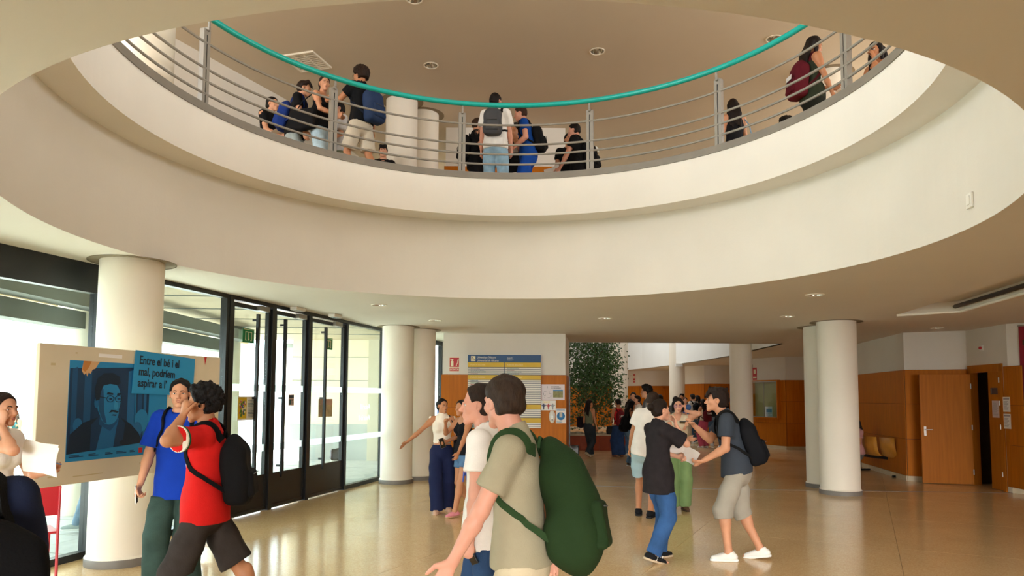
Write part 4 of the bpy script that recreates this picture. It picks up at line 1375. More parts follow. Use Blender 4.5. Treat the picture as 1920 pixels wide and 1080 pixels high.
# ====================================================================== people
class Field:
    """signed-distance volume on a grid, blended from round cones and ellipsoids, meshed with surface nets"""

    def __init__(self, lo, hi, vox):
        self.vox = vox
        self.lo = np.array(lo, np.float32) - 2 * vox
        n = np.ceil((np.array(hi) - self.lo) / vox).astype(int) + 3
        self.n = n
        self.d = np.full(tuple(n), 0.5, np.float32)
        self.ax = [(self.lo[i] + vox * np.arange(n[i])).astype(np.float32) for i in range(3)]

    def _sl(self, lo, hi):
        s = []
        for i in range(3):
            a = int(max(0, math.floor((lo[i] - self.lo[i]) / self.vox)))
            b = int(min(self.n[i], math.ceil((hi[i] - self.lo[i]) / self.vox) + 1))
            if b <= a:
                return None
            s.append(slice(a, b))
        return tuple(s)

    def _pts(self, s):
        return self.ax[0][s[0]][:, None, None], self.ax[1][s[1]][None, :, None], self.ax[2][s[2]][None, None, :]

    def _comb(self, s, d, k, op):
        o = self.d[s]
        if op == 'add':
            if k > 0:
                h = np.maximum(k - np.abs(o - d), 0) / k
                self.d[s] = np.minimum(o, d) - h * h * k * 0.25
            else:
                self.d[s] = np.minimum(o, d)
        elif op == 'sub':
            d = -d
            if k > 0:
                h = np.maximum(k - np.abs(o - d), 0) / k
                self.d[s] = np.maximum(o, d) + h * h * k * 0.25
            else:
                self.d[s] = np.maximum(o, d)

    def cone(self, a, b, ra, rb, k=0.02, flat=None, op='add'):
        """round cone; flat = (unit axis, factor) squashes it along that axis"""
        a, b = np.array(a, np.float32), np.array(b, np.float32)
        m = max(ra, rb) + k + 3 * self.vox
        s = self._sl(np.minimum(a, b) - m, np.maximum(a, b) + m)
        if s is None:
            return self
        X, Y, Z = self._pts(s)
        px, py, pz = X - a[0], Y - a[1], Z - a[2]
        ab = b - a
        f = 1.0
        if flat is not None:
            n, f = np.array(flat[0], np.float32), flat[1]
            q = (px * n[0] + py * n[1] + pz * n[2]) * (1 / f - 1)
            px, py, pz = px + q * n[0], py + q * n[1], pz + q * n[2]
            ab = ab + n * (float(ab @ n) * (1 / f - 1))
        t = np.clip((px * ab[0] + py * ab[1] + pz * ab[2]) / max(float(ab @ ab), 1e-9), 0, 1)
        d = np.sqrt((px - t * ab[0]) ** 2 + (py - t * ab[1]) ** 2 + (pz - t * ab[2]) ** 2) - (ra + (rb - ra) * t)
        self._comb(s, d * (0.5 + 0.5 * f), k, op)
        return self

    def chain(self, pts, rs, k=0.02, flat=None, op='add'):
        for i in range(len(pts) - 1):
            self.cone(pts[i], pts[i + 1], rs[i], rs[i + 1], k, flat, op)
        return self

    def ell(self, c, r, R=None, k=0.02, op='add'):
        c, r = np.array(c, np.float32), np.array(r, np.float32)
        m = float(r.max()) + k + 3 * self.vox
        s = self._sl(c - m, c + m)
        if s is None:
            return self
        X, Y, Z = self._pts(s)
        p = [X - c[0], Y - c[1], Z - c[2]]
        if R is not None:
            p = [p[0] * float(R[0][i]) + p[1] * float(R[1][i]) + p[2] * float(R[2][i]) for i in range(3)]
        k0 = np.sqrt((p[0] / r[0]) ** 2 + (p[1] / r[1]) ** 2 + (p[2] / r[2]) ** 2)
        k1 = np.sqrt((p[0] / r[0] ** 2) ** 2 + (p[1] / r[1] ** 2) ** 2 + (p[2] / r[2] ** 2) ** 2)
        self._comb(s, k0 * (k0 - 1) / np.maximum(k1, 1e-6), k, op)
        return self

    def rbox(self, c, h, R=None, rad=0.01, k=0.0, op='add'):
        c, h = np.array(c, np.float32), np.array(h, np.float32)
        m = float(np.sqrt((h ** 2).sum())) + k + 3 * self.vox
        s = self._sl(c - m, c + m)
        if s is None:
            return self
        X, Y, Z = self._pts(s)
        p = [X - c[0], Y - c[1], Z - c[2]]
        if R is not None:
            p = [p[0] * float(R[0][i]) + p[1] * float(R[1][i]) + p[2] * float(R[2][i]) for i in range(3)]
        q = [np.abs(p[i]) - (h[i] - rad) for i in range(3)]
        d = np.sqrt(np.maximum(q[0], 0) ** 2 + np.maximum(q[1], 0) ** 2 + np.maximum(q[2], 0) ** 2) + np.minimum(np.maximum(np.maximum(q[0], q[1]), q[2]), 0) - rad
        self._comb(s, d, k, op)
        return self

    def cut(self, c, n, k=0.0):
        """keep the side the normal points away from"""
        X, Y, Z = self._pts((slice(None),) * 3)
        d = (X - c[0]) * n[0] + (Y - c[1]) * n[1] + (Z - c[2]) * n[2]
        if k > 0:
            h = np.maximum(k - np.abs(self.d - d), 0) / k
            self.d = np.maximum(self.d, d) + h * h * k * 0.25
        else:
            self.d = np.maximum(self.d, d)
        return self

    def merge(self, g, k=0.02):
        self._comb((slice(None),) * 3, g.d, k, 'add')
        return self

    def folds(self, amp, freq=(18, 18, 9), seed=0, warp=1.0):
        """shallow cloth folds or hair locks"""
        X, Y, Z = self._pts((slice(None),) * 3)
        a, b, c = freq
        ph = seed * 1.7
        w = warp * np.sin(X * 9 + ph) + warp * np.sin(Z * 7 + ph * 2 + Y * 5)
        f = np.sin(X * a + Z * c * 0.6 + w + ph) + 0.7 * np.sin(Y * b - Z * c + 1.3 * w + ph * 3) + 0.6 * np.sin(Z * c * 1.7 + X * a * 0.7 - Y * b * 0.5 + ph)
        self.d = self.d + (amp * f).astype(np.float32)
        return self

    def mesh(self):
        d, vox = self.d, self.vox
        ins = d < 0
        c = [ins[i:i + self.n[0] - 1, j:j + self.n[1] - 1, k:k + self.n[2] - 1] for i in (0, 1) for j in (0, 1) for k in (0, 1)]
        cnt = sum(x.astype(np.uint8) for x in c)
        ci = np.argwhere((cnt > 0) & (cnt < 8))
        if len(ci) == 0:
            return np.zeros((0, 3)), np.zeros((0, 4), int)
        idx = np.full(tuple(self.n - 1), -1, np.int64)
        idx[ci[:, 0], ci[:, 1], ci[:, 2]] = np.arange(len(ci))
        acc = np.zeros((len(ci), 3))
        num = np.zeros((len(ci), 1))
        co = [np.array((i, j, k)) for i in (0, 1) for j in (0, 1) for k in (0, 1)]
        val = [d[ci[:, 0] + o[0], ci[:, 1] + o[1], ci[:, 2] + o[2]] for o in co]
        for a in range(8):
            for b in range(a + 1, 8):
                if abs(co[a] - co[b]).sum() != 1:
                    continue
                m = (val[a] < 0) != (val[b] < 0)
                t = val[a] / np.where(m, val[a] - val[b], 1)
                p = co[a] + t[:, None] * (co[b] - co[a])
                acc += np.where(m[:, None], p, 0)
                num += m[:, None]
        V = (ci + acc / num) * vox + self.lo
        Q = []
        for axn in range(3):
            sa = [slice(None)] * 3
            sb = [slice(None)] * 3
            sa[axn], sb[axn] = slice(0, -1), slice(1, None)
            A, B = ins[tuple(sa)], ins[tuple(sb)]
            e = np.argwhere(A != B)
            u, v = (axn + 1) % 3, (axn + 2) % 3
            ok = (e[:, u] > 0) & (e[:, v] > 0) & (e[:, u] < self.n[u] - 1) & (e[:, v] < self.n[v] - 1)
            e = e[ok]
            fl = A[e[:, 0], e[:, 1], e[:, 2]]
            q = []
            for du, dv in ((-1, -1), (0, -1), (0, 0), (-1, 0)):
                ee = e.copy()
                ee[:, u] += du
                ee[:, v] += dv
                q.append(idx[ee[:, 0], ee[:, 1], ee[:, 2]])
            q = np.stack(q, 1)
            q[~fl] = q[~fl][:, ::-1]
            Q.append(q)
        return V, np.concatenate(Q)

    def build(self, name, m, parent=None, keep=0):
        V, Q = self.mesh()
        me = bpy.data.meshes.new(name)
        me.vertices.add(len(V))
        me.vertices.foreach_set('co', V.astype(np.float32).ravel())
        me.loops.add(Q.size)
        me.loops.foreach_set('vertex_index', Q.astype(np.int32).ravel())
        me.polygons.add(len(Q))
        me.polygons.foreach_set('loop_start', np.arange(0, Q.size, 4, dtype=np.int32))
        me.polygons.foreach_set('use_smooth', np.ones(len(Q), bool))
        me.update(calc_edges=True)
        me.materials.append(m)
        o = bpy.data.objects.new(name, me)
        COL.objects.link(o)
        if parent is not None:
            o.parent = parent
        self.V = V
        return o


def nz(v):
    v = np.array(v, float)
    return v / max(np.linalg.norm(v), 1e-9)


def ik(S, T, l1, l2, pole):
    """middle joint of a two-bone limb"""
    S, T = np.array(S, float), np.array(T, float)
    d = T - S
    L = np.linalg.norm(d)
    Lc = min(max(L, abs(l1 - l2) + 0.01), (l1 + l2) * 0.999)
    u = d / L
    T2 = S + u * Lc
    a = (l1 * l1 - l2 * l2 + Lc * Lc) / (2 * Lc)
    h = math.sqrt(max(l1 * l1 - a * a, 0))
    p = np.array(pole, float)
    p = nz(p - u * (p @ u))
    return S + u * a + p * h, T2


def rot(ax, deg):
    return np.array(Matrix.Rotation(math.radians(deg), 3, ax))


SKIN = {
    'fair': '#d9a184', 'light': '#cf9674', 'tan': '#b97f5a', 'brown': '#8f5a3a', 'rosy': '#d69a82'}
CLOTH = {}


def skin_m(t):
    return mat('skin_' + t, SKIN[t], 0.5, noise=0.05, scale=14, bump=0.06, bscale=120, spec=0.35)


def cloth_m(col, kind='cotton'):
    k = 'cloth_%s_%s' % (kind, col[1:])
    if kind == 'denim':
        return mat(k, col, 0.85, noise=0.22, scale=7, bump=0.25, bscale=160, spec=0.15)
    if kind == 'wash':
        return mat(k, col, 0.9, noise=0.16, scale=14, bump=0.2, bscale=140, spec=0.1)
    if kind == 'print':
        return mat(k, col, 0.8, noise=0.3, scale=22, bump=0.2, bscale=90, spec=0.15)
    return mat(k, col, 0.85, noise=0.06, scale=9, bump=0.2, bscale=130, spec=0.15)


def hair_m(col):
    return mat('hair_' + col[1:], col, 0.6, noise=0.35, scale=40, bump=0.5, bscale=90, spec=0.2, stretch=(2.2, 2.2, 0.5))


EYE_W = mat('eye_white', '#e9e2da', 0.25)
EYE_I = mat('eye_iris', '#2a1a10', 0.15)
BLACK_RUB = mat('black_rubber', '#1a1a1a', 0.7)
HANDS = {
    # curl of the four fingers (degrees per joint), thumb closing
    'relax': (22, 0.3), 'grip': (58, 0.8), 'flat': (6, 0.1), 'point': (35, 0.5), 'hold': (46, 0.7)}


def hand(F, W, fwd, palm, s, kind, side, fat=1.0):
    """palm with four unequal bent fingers and a side thumb; W wrist, fwd finger direction, palm = palm normal"""
    curl, th = HANDS[kind]
    f = nz(fwd)
    n = nz(np.array(palm) - f * (np.array(palm) @ f))
    t = np.cross(n, f) * side              # towards the thumb
    F.cone(W, W + f * 0.085 * s, 0.024 * s, 0.036 * s, 0.015, (n, 0.46))
    for i, (off, ln, r) in enumerate(((0.030, 0.070, 0.0088), (0.010, 0.078, 0.0092), (-0.010, 0.072, 0.0088), (-0.028, 0.056, 0.0080))):
        p = W + f * (0.088 - 0.006 * abs(i - 1)) * s + t * off * s
        d = f + t * off * 1.6
        p0 = p - f * 0.02 * s
        a = 0.0
        for j, part in enumerate((0.46, 0.30, 0.24)):
            a += math.radians(curl * (0.75 if j == 0 else 1.0) * (1 + 0.08 * i))
            dd = nz(d) * math.cos(a) + n * math.sin(a)
            q = p0 + dd * (ln * part + (0.02 if j == 0 else 0)) * s
            F.cone(p0, q, r * s * fat * (1 - 0.1 * j), r * s * fat * (0.9 - 0.1 * j), 0.003)
            p0 = q
    b = W + f * 0.022 * s + t * 0.022 * s
    d1 = nz(f * 0.62 + t * 0.72 + n * 0.25 * th)
    q1 = b + d1 * 0.045 * s
    d2 = nz(f * 0.85 + t * (0.45 - 0.6 * th) + n * 0.75 * th)
    q2 = q1 + d2 * 0.034 * s
    q3 = q2 + nz(d2 + n * 0.2 * th) * 0.024 * s
    F.cone(b, q1, 0.016 * s, 0.0115 * s * fat, 0.012)
    F.cone(q1, q2, 0.0115 * s * fat, 0.010 * s * fat, 0.003)
    F.cone(q2, q3, 0.010 * s * fat, 0.008 * s * fat, 0.003)


PEOPLE = {}


def person(key, loc, yaw, label, H=1.75, sex='m', skin='light', lean=0, side=0, twist=0, head=(0, 0), tilt=0,
           lh=None, rh=None, lpole=(-0.5, -1, -0.4), rpole=(0.5, -1, -0.4), lhand='relax', rhand='relax', lpalm=None, rpalm=None, lfwd=None, rfwd=None,
           lf=(-0.10, 0.0), rf=(0.10, 0.0), lfz=0, rfz=0, ltoe=0, rtoe=0, drop=0.0,
           top='tee', topc='#202020', topk='cotton', topz=0.86, sleeve=0.55, loose=1.0, collar=None,
           bot='jeans', botc='#4d6a8a', botk='denim', botz=0.06, wide=1.0,
           shoe='#e8e8e8', sole='#f2f2f2', hair='short', hairc='#1d1512', fringe=0.0, vox=0.012, build=1.0, face=False, glasses=None, stubble=False, mouth=0.0, feet=True, group=None):
    """builds one person standing at loc, facing yaw (degrees, 0 = away from the camera, anticlockwise)"""
    s = H / 1.75
    fem = sex == 'f'
    root = empty('person', loc, math.radians(yaw))
    tag(root, label, 'person', group or ('students on the upper gallery' if key[0] == 'u' else 'people around the court behind' if loc[1] > 14 and loc[0] > 1 else None))
    X = np.array((1.0, 0, 0))
    Rt = rot('X', -lean) @ rot('Y', side)
    up = Rt @ np.array((0, 0, 1.0))
    fw = Rt @ np.array((0, 1.0, 0))
    P = np.array((0, 0, (0.95 - drop) * s))
    Rw = Rt @ rot('Z', twist)
    xr = Rw @ X
    fwc = Rw @ np.array((0, 1.0, 0))
    chest = P + up * 0.34 * s
    neck = P + up * 0.545 * s
    shw = (0.148 if fem else 0.170) * s * (0.5 + 0.5 * build)
    Sh = {-1: P + up * 0.475 * s - xr * shw, 1: P + up * 0.475 * s + xr * shw}
    hw = 0.092 * s
    Hip = {-1: P + np.array((-hw, 0, -0.03 * s)), 1: P + np.array((hw, 0, -0.03 * s))}
    nf = nz(up * 0.92 + fw * 0.30)
    HC = neck + nf * 0.145 * s
    HR = Rt @ rot('Z', head[0]) @ rot('X', head[1]) @ rot('Y', tilt)
    HR = rot('X', lean * 0.8) @ HR if lean else HR
    hs = s * (0.97 if fem else 1.0) * (1.0 if H > 1.6 else 1.03)

    def hp(x, y, z):
        return HC + HR @ (np.array((x, y, z)) * hs)

    # arms
    l1, l2 = 0.285 * s, 0.25 * s
    arm = {}
    for sd, tgt, pole in ((-1, lh, lpole), (1, rh, rpole)):
        if tgt is None:
            tgt = (sd * 0.25, 0.06, 0.84)
        T = np.array(tgt, float) * s
        E_, W_ = ik(Sh[sd], T, l1, l2, np.array(pole, float))
        arm[sd] = (Sh[sd], E_, W_)
    leg = {}
    t1, t2 = 0.44 * s, 0.425 * s
    for sd, ft, fz in ((-1, lf, lfz), (1, rf, rfz)):
        Ak = np.array((ft[0] * s, ft[1] * s, 0.085 * s + fz))
        K, Ak = ik(Hip[sd], Ak, t1, t2, (sd * 0.1, 1, 0))
        leg[sd] = (Hip[sd], K, Ak)
    # ---------------- bounds
    allp = [HC + np.array((0.18, 0.18, 0.2)) * s, HC - np.array((0.18, 0.18, 0.2)) * s, P, neck] + [q for a in arm.values() for q in a] + [q for a in leg.values() for q in a]
    for sd in (-1, 1):
        allp.append(arm[sd][2] + nz(arm[sd][2] - arm[sd][1]) * 0.2)
        for e in ((0.05, 0.24, -0.085), (-0.05, -0.12, -0.085)):
            allp.append(leg[sd][2] + np.array(e) * s)
    allp = np.array(allp)
    lo, hi = allp.min(0) - 0.19 * s, allp.max(0) + 0.19 * s
    hi[2] = HC[2] + 0.2 * s
    lo[2] = min(lo[2], -0.02) if False else -0.02

    b = build
    # ---------------- body
    F = Field(lo, hi, vox)
    fat = 1.0 if vox < 0.008 else min(1.7, 1.0 + (vox - 0.006) * 55)
    kk = max(0.02, vox * 2)
    F.ell(P + up * -0.01 * s, np.array((0.155 + (0.012 if fem else 0), 0.108, 0.12)) * s * b, None, kk)
    w = (0.118 if fem else 0.140) * s * b
    F.cone(P + up * 0.02 * s, P + up * 0.19 * s, 0.145 * s * b, w, kk, (fw, 0.70))
    F.cone(P + up * 0.19 * s, P + up * 0.36 * s, w, (0.135 if fem else 0.158) * s * b, kk, (fwc, 0.68))
    F.cone(P + up * 0.36 * s, P + up * 0.45 * s, (0.135 if fem else 0.158) * s * b, 0.115 * s * b, kk, (fwc, 0.62))
    F.cone(Sh[-1] * 0.9 + Sh[1] * 0.1, Sh[1] * 0.9 + Sh[-1] * 0.1, 0.056 * s, 0.056 * s, 0.04)
    if fem:
        for sd in (-1, 1):
            F.ell(P + up * 0.345 * s + xr * sd * 0.066 * s + fwc * 0.085 * s, np.array((0.058, 0.055, 0.056)) * s, None, 0.03)
    F.cone(neck - up * 0.03 * s, HC + HR @ np.array((0, -0.022, -0.06)) * hs, (0.052 if fem else 0.062) * s, (0.047 if fem else 0.056) * s, 0.03)
    for sd in (-1, 1):
        a, e, wv = arm[sd]
        ra = (0.041 if fem else 0.049) * s * b
        F.cone(a, e, ra * 1.06, ra * 0.83, kk)
        F.cone(a, a + (e - a) * 0.3, ra * 1.15, ra * 1.05, 0.04)
        m = e + (wv - e) * 0.3
        F.chain([e, m, wv], [ra * 0.80, ra * 0.82, ra * 0.53], 0.02)
        fd = wv - e if (lfwd, None, rfwd)[sd + 1] is None else np.array((lfwd, None, rfwd)[sd + 1], float)
        pn = (lpalm, None, rpalm)[sd + 1]
        pn = np.array(pn, float) if pn is not None else np.array((-sd, 0.15, 0.0))
        hand(F, wv, fd, pn, s * (0.93 if fem else 1.0), (lhand, None, rhand)[sd + 1], -sd if False else sd * -1, fat)
        h, k_, an = leg[sd]
        r = (0.082 if fem else 0.080) * s * b
        F.chain([h, h + (k_ - h) * 0.5, k_], [r * 1.02, r * 0.84, r * 0.60], kk)
        F.chain([k_, k_ + (an - k_) * 0.3, an], [r * 0.58, r * 0.62, 0.036 * s], kk)
        F.ell(k_ + (an - k_) * 0.28 - np.array((0, 0.02, 0)) * s, np.array((0.045, 0.042, 0.09)) * s * b, None, 0.03)
        if feet:
            ty = (ltoe, 0, rtoe)[sd + 1]
            fd = np.array((sd * 0.18, 1.0, 0)) / 1.016
            pit = 0.0
            toe = an + fd * 0.15 * s + np.array((0, 0, -0.055 * s - ty * 0.15 * s))
            heel = an - fd * 0.045 * s + np.array((0, 0, -0.045 * s + 0.05 * ty * s))
            F.cone(heel, toe, 0.032 * s, 0.026 * s, 0.03)
            F.cone(an, heel + (toe - heel) * 0.4, 0.036 * s, 0.034 * s, 0.03)
    # head
    e_ = lambda c, r, k=0.012, op='add', R=None: F.ell(hp(*c), np.array(r) * hs, HR if R is None else HR @ R, k, op)
    c_ = lambda a, q, ra, rb, k=0.008, op='add': F.cone(hp(*a), hp(*q), ra * hs, rb * hs, k, None, op)
    jw = 0.88 if fem else 1.0
    e_((0, -0.016, 0.034), (0.074, 0.094, 0.084), 0.01)
    e_((0, 0.020, -0.022), (0.059 * (0.97 if fem else 1), 0.068, 0.080), 0.02)
    c_((-0.043 * jw, 0.004, -0.056), (-0.009, 0.066, -0.097), 0.019, 0.016, 0.018)
    c_((0.043 * jw, 0.004, -0.056), (0.009, 0.066, -0.097), 0.019, 0.016, 0.018)
    e_((0, 0.070, -0.098), (0.022, 0.017, 0.016), 0.02)
    for sd in (-1, 1):
        e_((sd * 0.041, 0.056, -0.022), (0.022, 0.020, 0.020), 0.02)
        c_((sd * 0.040, 0.072, 0.020), (sd * 0.010, 0.083, 0.018), 0.010, 0.010, 0.014)
        e_((sd * 0.031, 0.092, 0.000), (0.017, 0.011, 0.0105), 0.012, 'sub')
    c_((0, 0.084, 0.008), (0, 0.106, -0.030), 0.0075, 0.0115, 0.010)
    e_((0, 0.107, -0.033), (0.0115, 0.011, 0.009), 0.006)
    for sd in (-1, 1):
        e_((sd * 0.0115, 0.096, -0.036), (0.0085, 0.010, 0.0075), 0.005)
    e_((0, 0.078, -0.062), (0.027, 0.015, 0.019), 0.014)
    c_((-0.017, 0.088, -0.060), (0.017, 0.088, -0.060), 0.0055, 0.0055, 0.006)
    c_((-0.014, 0.088, -0.071 - mouth * 0.4), (0.014, 0.088, -0.071 - mouth * 0.4), 0.006, 0.006, 0.006)
    if mouth:
        e_((0, 0.094, -0.066 - mouth * 0.2), (0.017, 0.012, 0.004 + mouth * 0.35), 0.004, 'sub')
    for sd in (-1, 1):
        Re = rot('Z', -sd * 18) @ rot('X', 12)
        e_((sd * 0.075, -0.010, -0.006), (0.010, 0.020, 0.031), 0.006, 'add', Re)
        if vox < 0.008:
            e_((sd * 0.084, -0.004, -0.004), (0.006, 0.010, 0.018), 0.004, 'sub', Re)
    F.build('body', skin_m(skin), root)
    # ---------------- face details
    if face:
        Vl = (F.V - HC) @ HR / hs
        Vl = Vl[(np.abs(Vl[:, 0]) < 0.07) & (np.abs(Vl[:, 2]) < 0.12) & (Vl[:, 1] > 0.02)]

        def surf(x, z):
            d2 = (Vl[:, 0] - x) ** 2 + (Vl[:, 2] - z) ** 2
            j = np.argsort(d2)[:4]
            return float(Vl[j, 1].mean())

        def at(x, z, o=0.0):
            return hp(x, surf(x, z) + o, z)
        MR = Matrix([list(r_) for r_ in HR]).to_4x4()
        for sd in (-1, 1):
            yb = surf(sd * 0.031, 0.0)
            mb = MB().lathe([(0.0001, -1), (0.5, -0.866), (0.866, -0.5), (1, 0), (0.866, 0.5), (0.5, 0.866), (0.0001, 1)], 16,
                            M=Matrix.Translation(hp(sd * 0.031, yb - 0.0055, 0.0)) @ MR @ Matrix.Diagonal((0.0145 * hs, 0.0085 * hs, 0.0068 * hs, 1)))
            eb = mb.build('eye', EYE_W, root, True)
            mb = MB().lathe([(0.0001, -1), (0.5, -0.866), (0.866, -0.5), (1, 0), (0.866, 0.5), (0.5, 0.866), (0.0001, 1)], 14,
                            M=Matrix.Translation(hp(sd * 0.031 + 0.0, yb - 0.0010, 0.0005)) @ MR @ Matrix.Diagonal((0.0062 * hs, 0.0046 * hs, 0.0060 * hs, 1)))
            mb.build('iris', EYE_I, eb, True)
            pts = [at(sd * x, z, 0.0012) for x, z in ((0.014, 0.019), (0.024, 0.0235), (0.036, 0.0235), (0.047, 0.017))]
            MB().tube(pts, [0.0035 * hs, 0.0042 * hs, 0.0036 * hs, 0.0015 * hs], 6).build('eyebrow', hair_m(hairc), root, True)
            pts = [at(sd * x, z, 0.0003) for x, z in ((0.0165, 0.001), (0.025, 0.0068), (0.037, 0.0068), (0.046, 0.001))]
            MB().tube(pts, [0.0012 * hs, 0.0019 * hs, 0.0019 * hs, 0.0012 * hs], 6).build('eyelid', mat('lid_' + skin, {'fair': '#8d5a45', 'light': '#845a42', 'tan': '#6b432c', 'brown': '#4c2d1c', 'rosy': '#8d5a45'}[skin], 0.5), root, True)
        lm = mat('lip_' + skin, {'fair': '#b5655a', 'light': '#a85f52', 'tan': '#8f4f40', 'brown': '#6d3a2c', 'rosy': '#b0605a'}[skin], 0.4)
        L = MB()
        L.tube([at(x, -0.060 + (0.0016 if abs(x) < 0.012 else 0), -0.002) for x in (-0.024, -0.012, 0, 0.012, 0.024)], [0.0015 * hs, 0.0042 * hs, 0.0040 * hs, 0.0042 * hs, 0.0015 * hs], 6)
        zz = -0.0705 - mouth * 0.4
        L.tube([at(x, zz + abs(x) * 0.25, -0.0025) for x in (-0.022, -0.011, 0, 0.011, 0.022)], [0.0015 * hs, 0.0048 * hs, 0.0055 * hs, 0.0048 * hs, 0.0015 * hs], 6)
        L.build('lips', lm, root, True)
        if mouth:
            MB().box(-0.012, 0.012, 0.0, 0.004, -0.005, 0.0, Matrix.Translation(hp(0, 0.083, -0.0625)) @ MR @ Matrix.Diagonal((hs, hs, hs, 1))).build('teeth', mat('teeth', '#efe6d8', 0.3), root)
    # ---------------- hair
    build_hair(root, hp, HR, HC, hs, hair, hairc, vox, fringe, stubble)
    if glasses:
        MR = Matrix([list(r_) for r_ in HR]).to_4x4()
        g = MB()
        for sd in (-1, 1):
            pts = [hp(sd * 0.034 + 0.023 * math.cos(t), 0.094 - 0.006 * abs(math.cos(t)), -0.002 + 0.018 * math.sin(t)) for t in np.linspace(0, 2 * PI, 17)[:-1]]
            g.tube(pts, 0.0022 * hs, 6, True)
            g.tube([hp(sd * 0.056, 0.088, 0.004), hp(sd * 0.078, 0.06, 0.004), hp(sd * 0.082, -0.012, 0.006)], 0.002 * hs, 6)
        g.tube([hp(-0.011, 0.096, 0.002), hp(0.011, 0.096, 0.002)], 0.002 * hs, 6)
        go = g.build('glasses', mat('glasses_' + glasses[1:], glasses, 0.25), None, True)
        go.matrix_local = Matrix.Translation(loc) @ Matrix.Rotation(math.radians(yaw), 4, 'Z')
        tag(go, 'pair of spectacles worn by the ' + label, 'glasses')
        go['label'] = ' '.join(('spectacles on the ' + label).split()[:16])
    # ---------------- clothes
    cv = max(vox * 1.35, 0.0098)
    o = loose
    if top:
        G = Field(lo, hi, cv)
        g = 0.012 * s * o
        zt = topz * s
        if zt < P[2]:
            G.cone(np.array((P[0] * 0.9, P[1] * 0.9, zt - 0.13)), P + up * 0.05 * s, 0.182 * s * b + g, 0.168 * s * b + g, 0.03, (fw, 0.80))
            G.ell(P + up * -0.01 * s, np.array((0.172, 0.132, 0.14)) * s * b + g, None, 0.03)
        ww = w + g * (1.6 if not fem or o > 1.05 else 0.6)
        G.cone(P + up * 0.02 * s, P + up * 0.19 * s, 0.150 * s * b + g, ww, 0.03, (fw, 0.74))
        cr = (0.137 if fem else 0.162) * s * b + g
        G.cone(P + up * 0.19 * s, P + up * 0.36 * s, ww, cr, 0.03, (fwc, 0.70))
        G.cone(P + up * 0.36 * s, P + up * 0.455 * s, cr, 0.118 * s * b + g * 0.5, 0.03, (fwc, 0.64))
        if fem:
            for sd in (-1, 1):
                G.ell(P + up * 0.345 * s + xr * sd * 0.062 * s + fwc * 0.085 * s, np.array((0.064, 0.06, 0.062)) * s, None, 0.04)
        if top in ('tee', 'polo', 'blouse'):
            G.cone(Sh[-1] * 0.95 + Sh[1] * 0.05, Sh[1] * 0.95 + Sh[-1] * 0.05, 0.060 * s + g * 0.4, 0.060 * s + g * 0.4, 0.04)
            for sd in (-1, 1):
                a, e, _ = arm[sd]
                ra = (0.041 if fem else 0.049) * s * b
                q = a + (e - a) * sleeve
                G2 = Field(lo, hi, cv)
                G2.cone(a, q, ra * 1.12 + g * 0.8, ra * 0.98 + g * (1.6 + 0.5 * o), 0.0)
                G2.cut(q, nz(e - a))
                G.merge(G2, 0.035)
            G.cone(neck - up * 0.055 * s, neck + nf * 0.0 * s, 0.085 * s, 0.064 * s, 0.04)
        elif top == 'tank':
            for sd in (-1, 1):
                G.cone(P + up * 0.40 * s + xr * sd * 0.075 * s + fwc * 0.06 * s, P + up * 0.53 * s + xr * sd * 0.085 * s, 0.032 * s, 0.024 * s, 0.02)
                G.cone(P + up * 0.40 * s + xr * sd * 0.075 * s - fwc * 0.07 * s, P + up * 0.53 * s + xr * sd * 0.085 * s, 0.032 * s, 0.024 * s, 0.02)
        elif top == 'crop':
            G.cone(Sh[-1] * 0.8 + Sh[1] * 0.2, Sh[1] * 0.8 + Sh[-1] * 0.2, 0.062 * s, 0.062 * s, 0.03)
            for sd in (-1, 1):
                G.cone(Sh[sd] - up * 0.03 * s, Sh[sd] + up * 0.018 * s + xr * sd * 0.035 * s, 0.056 * s, 0.040 * s, 0.02, (xr, 0.6))
            G.cone(neck - up * 0.055 * s, neck + nf * 0.02 * s, 0.085 * s, 0.064 * s, 0.03)
        G.folds(0.0022 * o, (26, 24, 14), sum(map(ord, key)) % 17)
        # hem, cuffs and neckline
        hemc = P + up * (topz * s - P[2]) / max(up[2], 0.3)
        G.cut(hemc, -up)
        if top in ('tee', 'polo', 'blouse'):
            G.cone(neck - up * 0.012 * s + fw * 0.02 * s, neck + nf * 0.12 * s, 0.064 * s, 0.075 * s, 0.0, None, 'sub')
        if top == 'tank':
            G.ell(neck + fwc * 0.05 * s + up * -0.02 * s, np.array((0.075, 0.09, 0.10)) * s, None, 0.01, 'sub')
        if top == 'blouse':
            G.cone(neck + fw * 0.06 * s, neck - up * 0.17 * s + fw * 0.14 * s, 0.05 * s, 0.01 * s, 0.0, None, 'sub')
        sh = G.build({'tee': 'shirt', 'polo': 'polo_shirt', 'tank': 'tank_top', 'crop': 'cropped_top', 'blouse': 'blouse'}[top], cloth_m(topc, topk), root)
        PEOPLE[key + '_shirtV'] = G.V
